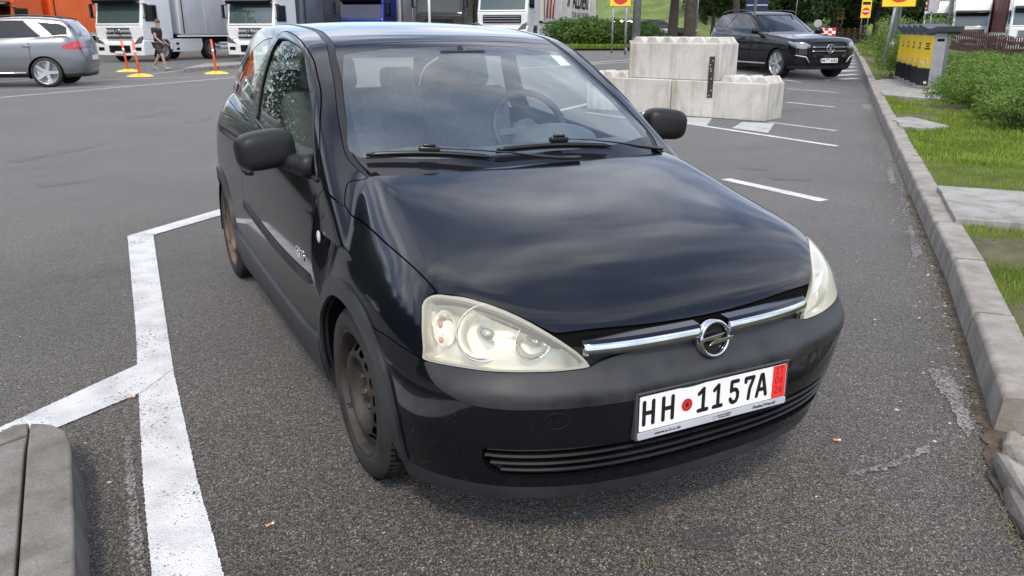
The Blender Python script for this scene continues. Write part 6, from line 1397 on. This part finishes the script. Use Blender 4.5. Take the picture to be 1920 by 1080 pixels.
# ------------------------------------------------------------ lorries
def make_truck(name,label,cab,trailer,style='star',visor=BLKP if 'BLKP' in globals() else None,skirt=None,band=None):
    t=thing('truck',label,'truck',(0,0,0),0,'trucks parked in a row'); x1=1.25
    cabin=empty('cab'); cabin.parent=t
    mb=MB(); sec=[(-1.42,.95),(-1.46,1.62),(-1.40,1.70),(-1.16,2.64),(-1.22,2.80),(-.95,3.55),(-.2,3.85),(.78,3.85),(.78,.98)]
    mb.prism(sec,0,-x1,x1,cab,bev=.09,seg=3); mb.build('cab_shell',None,cabin)
    mb=MB(); mb.prism([(-1.50,.28),(-1.52,.80),(-1.45,1.0),(-.60,1.0),(-.60,.80),(-.75,.45),(-.80,.30)],0,-x1-.01,x1+.01,cab,bev=.05); mb.box((0,-1.525,.60),(1.1,.03,.30),BLKP,None,.03); mb.box((0,-1.535,.44),(.52,.02,.11),WHT)
    for sx in (-1,1): mb.box((sx*.98,-1.525,.60),(.30,.03,.14),BLKP,None,.02)
    mb.build('bumper',None,t)
    for sx in (-1,1):
        mb=MB(); mb.prism([(sx*.74,.78),(sx*1.20,.86),(sx*1.24,1.16),(sx*1.02,1.06)],1,-1.53,-1.40,SUVLAMP,bev=.02); mb.build('headlight',None,t)
    mb=MB(); q=Matrix.Rotation(R(-14.5),3,'X'); mb.box((0,-1.285,2.15),(2.22,.05,.92),WSG3,q,.02); w=mb.build('windscreen',None,cabin)
    mb=MB(); mb.box((0,-1.36,1.72),(2.24,.07,.14),BLKP,q,.02); mb.box((-.5,-1.335,1.84),(.9,.02,.02),BLKP,q); mb.box((.4,-1.335,1.84),(.9,.02,.02),BLKP,q); mb.build('wiper',None,cabin)
    mb=MB(); mb.prism([(-1.52,2.56),(-1.60,2.70),(-1.30,2.86),(-1.10,2.74)],0,-1.12,1.12,BLKG if style!='white' else BLKP,bev=.02); mb.build('sun_visor',None,cabin)
    # curtains and seats behind glass
    mb=MB(); mb.box((0,-.35,2.15),(2.2,.05,.8),SEATF); 
    for sx in (-.55,.55): mb.box((sx,-.7,1.9),(.5,.2,.7),SEATF,None,.05)
    mb.build('cab_interior',None,cabin)
    for sx in (-1,1):
        mb=MB(); mb.box((sx*(x1+.002),-.72,2.15),(.02,.86,.74),WSG3 if False else DGLASS,None,.03); mb.build('side_window',None,cabin)
        mb=MB(); mb.prism([(-1.20,1.0),(-1.18,2.60),(-.22,2.60),(-.16,1.35),(-.35,1.0)],0,sx*(x1+.000),sx*(x1+.006),cab); mb.box((sx*(x1+.012),-.32,1.62),(.02,.16,.05),BLKP); mb.build('door',None,cabin)
        mb=MB(); mb.box((sx*(x1+.20),-1.28,2.25),(.10,.20,.62),BLKP,None,.05); mb.tube([(sx*x1,-1.25,2.55),(sx*(x1+.2),-1.28,2.52)],.025,6,BLKP); mb.tube([(sx*x1,-1.25,1.95),(sx*(x1+.2),-1.28,1.98)],.025,6,BLKP); mb.build('wing_mirror',None,cabin)
        mb=MB(); mb.prism([(.62,.42),(.62,1.02),(3.0,1.02),(3.05,.70),(2.85,.42)],0,sx*1.18,sx*1.24,skirt or cab,bev=.01); mb.box((sx*1.245,1.0,.80),(.012,.22,.10),BLKP); mb.box((sx*1.245,1.0,.56),(.012,.22,.10),BLKP); mb.build('side_skirt',None,t)
        mb=MB(); mb.prism([(-.62,.55),(-.58,.95),(-.35,1.15),(.35,1.15),(.60,.9),(.62,.55),(.50,.55),(.46,.8),(.3,1.0),(-.3,1.0),(-.46,.8),(-.50,.55)],0,sx*.92,sx*1.26,cab,bev=.01); mb.build('mudguard',None,t)
    # front face details by style
    FM=frame((0,-1.475,1.28),(1,0,0),(0,-.06,1))
    mb=MB()
    if style=='star':
        for k,z in enumerate((-.30,-.20,-.10,.0,.10,.20)): mb.box(FM@Vector((0,z,.0)),(1.35-.05*abs(k-2),.05,.035),BLKP if k%2 else SILV,FM.to_3x3())
    elif style=='wide':
        mb.box(FM@Vector((0,.02,0)),(1.9,.05,.36),BLKP,None,.03); 
        for z in (-.08,.04,.14): mb.box(FM@Vector((0,z,.03)),(1.8,.03,.02),SILV)
    else:
        for z in (-.26,-.14,-.02,.10): mb.box(FM@Vector((0,z,.01)),(1.5,.03,.06),BLKP,FM.to_3x3())
    mb.build('grille',None,t)
    if style=='star': three_star(t,frame((0,-1.535,1.30),(1,0,0),(0,0,1)),.17,CHR)
    # chassis, wheels
    mb=MB(); mb.box((0,6.5,.95),(.9,13.5,.28),BLKP); mb.box((0,.2,.65),(1.0,1.8,.5),DARK); mb.build('chassis',None,t)
    trm=empty('trailer_body'); trm.parent=t
    mb=MB(); mb.box((0,8.05,2.60),(2.52,13.4,2.75),trailer,None,.03); mb.build('box_body',None,trm)
    mb=MB()
    for sx in (-1,1):
        for k in range(8): mb.box((sx*1.268,1.6+k*1.85,2.6),(.02,.06,2.7),BLKP if k in (0,) else trailer)
        mb.box((sx*1.262,8.05,1.22),(.03,13.4,.12),SILV)
    mb.build('side_rail',None,trm)
    for y,k in ((0,0),(3.7,0),(9.6,1),(10.9,1),(12.2,1)):
        for sx in (-1,1):
            make_wheel('wheel',.50,.30,.30 if y<9 else .32,[(.28,-.02),(.285,.01),(.27,.0),(.265,-.08),(.18,-.10),(.13,-.03),(.05,-.02),(0.001,-.02)],0,(0,0),HUBT,HUBT,t,(sx*1.22,y,.50),sx,tyre=TYRE)
    for sx in (-1,1):
        mb=MB(); mb.box((sx*1.24,6.2,.72),(.03,4.2,.10),SILV); mb.box((sx*1.24,6.2,.50),(.03,4.2,.10),SILV); mb.build('under_run_guard',None,t)
    return t
def build_trucks():
    global WSG3,DGLASS,HUBT
    WSG3=glass('truck_windscreen_glass',(.30,.36,.36),1.7); DGLASS=pr('dark_truck_window',(.012,.014,.016),.06); HUBT=noisy('truck_hub',(.16,.16,.16),(.30,.30,.30),8,(.4,.6))
    wp=car_paint('white_truck_paint',(.78,.79,.79),.35,(.50,.48,.45),.15,.06); gp_=noisy('grey_tarp',(.50,.505,.515),(.58,.585,.59),1.2,(.5,.65)); dg=noisy('dark_blue_grey_tarp',(.10,.115,.14),(.14,.155,.18),1,(.5,.65)); og=noisy('orange_tarp',(.85,.13,.02),(.92,.17,.03),1,(.4,.55))
    orp=car_paint('orange_truck_paint',(.75,.13,.03),.35,dustamt=.1); bl=car_paint('blue_truck_paint',(.010,.035,.26),.3); dk=car_paint('dark_grey_truck_paint',(.035,.034,.035),.35,dustamt=.2); wt=noisy('white_trailer',(.55,.53,.49),(.64,.62,.58),1,(.5,.65)); dr=noisy('dark_red_tarp',(.13,.022,.020),(.18,.035,.03),1,(.5,.65)); lg=noisy('light_grey_tarp',(.42,.42,.42),(.5,.5,.5),1,(.5,.65))
    def place(t,p,h):  # p: ground point under the front right wheel (local -x), heading vector
        h=Vector((h[0],h[1],0)).normalized(); rz=math.atan2(h.x,-h.y); t.rotation_euler=(0,0,rz); t.location=(p.x,p.y,p.z)
    w=lambda u,d: Vector((_CP[0]+pray(u,57)[0]*d,_CP[1]+pray(u,57)[1]*d,float(gz(*(_CP[:2]+pray(u,57)[:2]*d)))))
    H=(-.66,-.75)
    t0=make_truck('truck','orange truck with an orange tarpaulin side behind the silver SUV',orp,og,'plain'); place(t0,w(30,43),H)
    for ch in t0.children: pass
    t1=make_truck('truck','white truck with a star grille and light grey trailer behind the walking person',wp,gp_,'star'); place(t1,w(262,37.5),H)
    t2=make_truck('truck','white truck with a star badge and dark blue grey trailer behind the yellow poster',wp,dg,'star'); place(t2,w(500,38.5),H)
    t3=make_truck('truck','blue truck with curtained windscreen behind the roof of the hatchback',bl,gp_,'wide'); place(t3,w(695,42),(-.62,-.78))
    t4=make_truck('truck','dark grey truck between the blue truck and the white truck with red stripes',dk,dk,'plain'); place(t4,w(838,42),(-.62,-.78))
    t5=make_truck('truck','white truck pulling a cream trailer with dark red stripes and lettering',wp,wt,'wide',skirt=wp); place(t5,w(958,39),(-.70,-.71))
    # stripes and lettering on the trailer side facing the viewer (local +x)
    redm=pr('dark_red_stripe',(.35,.02,.03),.45); 
    SM=frame((-1.285,5.6,2.6),(0,1,0),(0,0,1)); SM2=frame((1.285,5.6,2.6),(0,1,0),(0,0,1))
    sgn=1
    mb=MB()
    for k in range(3):
        pts=[]; n=10; x0=1.95+k*.62
        for i in range(n+1):
            a=i/n; pts.append((x0+1.5*a**1.7,1.36+2.5*a))
        q=[(1.282,y,z) for y,z in pts]+[(1.282,y+.34-.06*(z-1.36),z) for y,z in pts[::-1]]; mb.poly(q,redm)
    mb.build('red_stripe',None,[c for c in t5.children if c.name.startswith('trailer_body')][0])
    tb=[c for c in t5.children if c.name.startswith('trailer_body')][0]
    FMt=frame((1.284,10.1,2.40),(0,1,0),(0,0,1)); text_mesh('ALDIERI',1.30,BLACKINK,tb,FMt,'lettering',.002,bold=.02,sx=.95)
    mb=MB()
    for k in range(4): mb.poly([(1.284,6.5+k*.16,2.05),(1.284,6.58+k*.16,2.05),(1.284,7.28+k*.05,2.95),(1.284,7.20+k*.05,2.95)],BLACKINK)
    mb.build('logo_stripe',None,tb)
    text_mesh('YOUR VALUE, DELIVERED',.46,BRN,tb,frame((1.284,10.2,1.62),(0,1,0),(0,0,1)),'lettering',.002,bold=.002,sx=.92)
    # right-hand lorries beyond the fence
    t6=make_truck('truck','white truck facing the viewer beyond the fence right of the recycling bins',wp,lg,'wide'); place(t6,w(1816,62),(-.80,-.60))
    t7=make_truck('truck','white truck cut off by the right edge of the photo beyond the fence',wp,dr,'plain'); place(t7,w(1930,50),(-.80,-.60))
    t8=make_truck('truck','white truck glimpsed between the recycling bins and the SOS sign',wp,lg,'wide'); place(t8,w(1757,72),(-.80,-.60))
    t9=make_truck('truck','dark red tarpaulin trailer between two white trucks beyond the fence',dk,dr,'plain'); place(t9,w(1980,60),(.86,.50))
    return t1
# ------------------------------------------------------------ walking person
def build_person():
    t=thing('person','person in a black t-shirt and dark shorts walking towards the white truck','person',gp(303,131.5),0)
    skin=pr('skin',(.42,.25,.18),.55); shirt=noisy('black_cloth',(.012,.012,.013),(.022,.022,.024),30,(.8,.9)); shorts=noisy('dark_shorts',(.030,.032,.034),(.055,.055,.058),30,(.8,.9)); shoe=pr('shoe_grey',(.25,.25,.25),.6); hair=pr('short_hair',(.10,.065,.04),.8)
    # local: walking along +x, facing +x and slightly away
    J={'pel':(0,0,.95,.135),'w':(.0,0,1.08,.130),'ch':(.03,0,1.32,.150),'nk':(.05,0,1.50,.055),'hd0':(.065,0,1.60,.075),'hd1':(.08,0,1.70,.088),
       'hl':(0,.09,.90,.095),'kl':(-.10,.10,.50,.062),'al':(-.34,.10,.13,.040),'tl':(-.30,.10,.05,.035),
       'hr':(0,-.09,.90,.095),'kr':(.17,-.10,.52,.062),'ar':(.24,-.10,.09,.042),'tr':(.42,-.11,.045,.034),
       'sl':(.02,.19,1.43,.062),'el':(-.04,.25,1.17,.045),'wl':(.12,.27,.98,.030),'nl':(.19,.27,.93,.034),
       'sr':(.03,-.19,1.43,.062),'er':(.06,-.24,1.16,.045),'wr':(.22,-.22,1.02,.030),'nr':(.30,-.20,.98,.034)}
    E=[('pel','w'),('w','ch'),('ch','nk'),('nk','hd0'),('hd0','hd1'),('pel','hl'),('hl','kl'),('kl','al'),('al','tl'),('pel','hr'),('hr','kr'),('kr','ar'),('ar','tr'),('ch','sl'),('sl','el'),('el','wl'),('wl','nl'),('ch','sr'),('sr','er'),('er','wr'),('wr','nr')]
    def skinmesh(name,keys,edges,grow,mat,root):
        ks=list(keys); me=bpy.data.meshes.new(name); me.from_pydata([J[k][:3] for k in ks],[(ks.index(a),ks.index(b)) for a,b in edges],[]); o=bpy.data.objects.new(name,me); COL.objects.link(o)
        m=o.modifiers.new('skin','SKIN'); m.use_smooth_shade=True
        for i,k in enumerate(ks):
            sv=me.skin_vertices[0].data[i]; r=J[k][3]+grow; sv.radius=(r,r*(.82 if k in('ch','w','pel') else 1)); sv.use_root=(k==root)
        s=o.modifiers.new('sub','SUBSURF'); s.levels=2; s.render_levels=2; bpy.context.view_layer.update()
        me2=bpy.data.meshes.new_from_object(o.evaluated_get(bpy.context.evaluated_depsgraph_get())); bpy.data.objects.remove(o); me2.materials.clear(); me2.materials.append(mat); o2=bpy.data.objects.new(name,me2); COL.objects.link(o2); o2.parent=t
        for p in me2.polygons: p.use_smooth=True
        return o2
    skinmesh('body',J,E,0,skin,'pel')
    J['su']=(-.02,.22,1.28,.06); J['sv']=(.045,-.215,1.28,.06)
    skinmesh('t_shirt',['pel','w','ch','sl','sr','su','sv'],[('pel','w'),('w','ch'),('ch','sl'),('ch','sr'),('sl','su'),('sr','sv')],.034,shirt,'ch')
    J['kl2']=(-.09,.10,.53,.062); J['kr2']=(.155,-.10,.55,.062)
    skinmesh('shorts',['pel','hl','kl2','hr','kr2'],[('pel','hl'),('hl','kl2'),('pel','hr'),('hr','kr2')],.024,shorts,'pel')
    for a,rot in (((-.30,.10,.07),40),((.33,-.105,.045),-8)):
        mb=MB(); mb.ell(a,(.145,.050,.045),shoe,Matrix.Rotation(R(rot),3,'Y'),14,10); mb.build('shoe',None,t)
    mb=MB(); mb.ell((.070,0,1.715),(.098,.085,.088),hair); mb.build('hair',None,t)
    mb=MB(); mb.ell((.172,0,1.665),(.018,.014,.018),skin); mb.ell((.155,.032,1.69),(.008,.011,.007),DARK); mb.ell((.155,-.032,1.69),(.008,.011,.007),DARK); mb.box((.158,0,1.632),(.01,.04,.006),LETTER_RED); mb.ell((.07,.088,1.67),(.018,.010,.028),skin); mb.ell((.07,-.088,1.67),(.018,.010,.028),skin); mb.build('face',None,t)
    for s_,(x,y,z) in ((1,J['nl'][:3]),(-1,J['nr'][:3])):
        mb=MB()
        for k in range(4): mb.tube([(x,y+(k-1.5)*.016,z),(x+.045,y+(k-1.5)*.018,z-.030),(x+.065,y+(k-1.5)*.018,z-.065+.005*k)],[.009,.008,.006],6,skin)
        mb.tube([(x-.01,y,z+.01),(x+.03,y-s_*.035,z-.02)],[.010,.007],6,skin); mb.build('fingers',None,t)
    t.rotation_euler=(0,0,R(-35))
# ------------------------------------------------------------ litter
def build_litter():
    butt=pr('cigarette_filter',(.62,.26,.09),.8); pap=pr('cigarette_paper',(.72,.70,.64),.8)
    for (u,v,a,lab,ln,z) in ((507,988,.2,'orange cigarette butt lying left of the front wheel',.026,0),(248,748,.1,'cigarette butt beside the junction of the white lines',.024,0),(1568,829,-.6,'cigarette butt on the asphalt right of the front bumper',.028,0),(1886,889,.3,'cigarette butt in the dirt by the broken kerb end',.03,.02),(1722,600,.2,'small cigarette butt near the kerb halfway along the bumper side',.024,0)):
        p=gp(u,v,.0); t=thing('cigarette_butt',lab,'cigarette butt',(p.x,p.y,.009+z),a,'cigarette butts on the ground'); mb=MB(); mb.cyl((-ln*.5,0,0),(ln*.15,0,0),.0042,None,10,butt); mb.build('filter',None,t); mb=MB(); mb.cyl((ln*.15,0,0),(ln*.5,0,.001),.0040,.0036,10,pap); mb.build('paper',None,t)
    peb=noisy('pebble',(.30,.28,.25),(.55,.53,.50),30,(.8,.9)); 
    # gravel and crumbs along the kerb foot and on the asphalt
    V=[];Fc=[]
    def stone(p,s):
        b=len(V); n=6; 
        for i in range(n): a=2*PI*i/n+random.random(); V.append((p[0]+s*math.cos(a)*random.uniform(.6,1.1),p[1]+s*math.sin(a)*random.uniform(.6,1.1),p[2]))
        V.append((p[0],p[1],p[2]+s*random.uniform(.35,.7)))
        for i in range(n): Fc.append((b+i,b+(i+1)%n,b+n))
    for _ in range(900):
        s=random.uniform(-1.5,9)**1.0; q=verge_xy(s,-abs(random.gauss(0,.09))-.005) if s>=0 else verge_xy(s,random.uniform(-.10,.35)); stone((q.x,q.y,.003),random.choice((.003,.004,.005,.008)))
    for _ in range(260):
        x=random.uniform(-3,4.5); y=random.uniform(-1.6,5); stone((x,y,.002),random.choice((.003,.004,.006)))
    for u,v,s in ((1771,574,.011),(1681,769,.012),(1752,828,.010),(312,660,.012),(318,663,.009),(205,905,.010),(720,1000,.006),(1640,600,.010)): q=gp(u,v); stone((q.x,q.y,.002),s)
    o=rawmesh('gravel',V,Fc,peb,None,False); tag(o,kind='stuff')
    # dry grass cuttings
    str_=noisy('dry_grass',(.20,.17,.09),(.13,.15,.06),30,(.8,.9)); V2=[];F2=[]
    def straw(p,l):
        a=random.uniform(0,2*PI); d=np.array([math.cos(a),math.sin(a),0]); n=np.array([-d[1],d[0],0])*.0011; b=len(V2); c=np.array(p); k=n*random.uniform(-12,12)
        z=np.array([0,0,random.uniform(.003,.008)]); V2.extend([c-d*l-n,c-d*l+n,c+n+k+z,c-n+k+z,c+d*l+n,c+d*l-n]); F2.extend([(b,b+1,b+2,b+3),(b+3,b+2,b+4,b+5)])
    for (u,v,sp_,n) in ((1560,1035,.07,30),(1620,1010,.08,14),(1210,1050,.02,8),(1760,540,.06,24),(1800,620,.05,40),(1850,760,.05,50),(1880,880,.06,80),(1900,980,.07,50),(1870,860,.04,40),(1700,420,.05,16),(1570,905,.05,8)):
        c=gp(u,v)
        for _ in range(n): straw((c.x+random.gauss(0,sp_),c.y+random.gauss(0,sp_),.004),random.uniform(.010,.035))
    for _ in range(420): s=random.uniform(-1.6,6); q=verge_xy(max(s,0),-abs(random.gauss(0,.05))) if s>0 else verge_xy(s,random.uniform(-.1,.3)); straw((q.x,q.y,.006),random.uniform(.008,.03))
    o=rawmesh('grass_cuttings',V2,F2,str_,None,False); tag(o,kind='stuff')
    # soil strip past the end of the kerb
    mb=MB(); 
    pts=[verge_xy(0.03,-.035),verge_xy(-.4,-.09),verge_xy(-.8,-.05),verge_xy(-1.6,-.04),verge_xy(-3,.0),verge_xy(-3,.4),verge_xy(-1,.35),verge_xy(0.02,.2)]; ring=[]
    for i in range(len(pts)):
        a,b=pts[i],pts[(i+1)%len(pts)]; k=max(1,int((b-a).length/.03))
        for j in range(k): q=a.lerp(b,j/k); ring.append((q.x+random.uniform(-.012,.012),q.y+random.uniform(-.012,.012),.012))
    mb.poly(ring,SOIL); bmesh.ops.recalc_face_normals(mb.bm,faces=mb.bm.faces[:])
    if mb.bm.faces[:][0].normal.z<0: bmesh.ops.reverse_faces(mb.bm,faces=mb.bm.faces[:])
    tag(mb.build('soil'),kind='structure')
    # dirt gathered along the kerb foot
    mb=MB()
    for i in range(0,160):
        s0=i*.03; w0=.018+.022*abs(math.sin(i*.37))+.018*random.random(); a,d=kerb_point(s0); b,_=kerb_point(s0+.031); n=Vector((d.y,-d.x,0))
        f=mb.poly([a+n*.02+Vector((0,0,.012)),a-n*w0+Vector((0,0,.0045)),b-n*(w0+random.uniform(-.008,.008))+Vector((0,0,.0045)),b+n*.02+Vector((0,0,.012))],SOIL)
        f.normal_update()
        if f.normal.z<0: f.normal_flip()
    tag(mb.build('dirt'),kind='structure')
    # broken kerb stones
    for k,(u,v,sx,sy,sz,a) in enumerate(((1906,852,.055,.045,.045,.3),(1925,905,.11,.06,.07,.9),(1940,990,.05,.3,.06,-.75))):
        p=gp(u,v); bm=bmesh.new(); bmesh.ops.create_icosphere(bm,subdivisions=3,radius=1)
        for w_ in bm.verts: f=1+.12*math.sin(w_.co.x*5+k)+.10*math.cos(w_.co.y*6+w_.co.z*4); w_.co=Vector((math.copysign(abs(w_.co.x)**.6,w_.co.x)*sx*f,math.copysign(abs(w_.co.y)**.6,w_.co.y)*sy*f,math.copysign(abs(w_.co.z)**.6,w_.co.z)*sz*f))
        me=bpy.data.meshes.new('broken_kerb_stone'); bm.to_mesh(me); bm.free(); me.materials.append(KERBM); o=bpy.data.objects.new('broken_kerb_stone',me); COL.objects.link(o); o.location=(p.x,p.y,sz*.4); o.rotation_euler=(0,0,a)
        tag(o,['small broken lump of concrete at the end of the kerb','larger broken kerb stone at the right edge of the photo','long pale kerb stone at the lower right edge'][k],'stone','broken stones at the kerb end')
# ------------------------------------------------------------ assemble
PAINT2=car_paint('black_suv_paint',(.006,.006,.009),dustamt=.03)
import time as _t
T0=_t.time()
def step(f,*a):
    r=f(*a); print('STEP',getattr(f,'__name__','?'),round(_t.time()-T0,1)); return r
step(build_ground); step(build_markings); step(build_stains); step(build_kerb); step(build_slabs); step(build_island)
car,FU,onwall=step(build_hatchback); step(finish_hatchback,car,FU,onwall)
step(build_blocks); step(build_bins); step(build_suvs); step(build_trucks); step(build_signs); step(build_fence); step(build_plants); step(build_person); step(build_grass); step(build_litter)
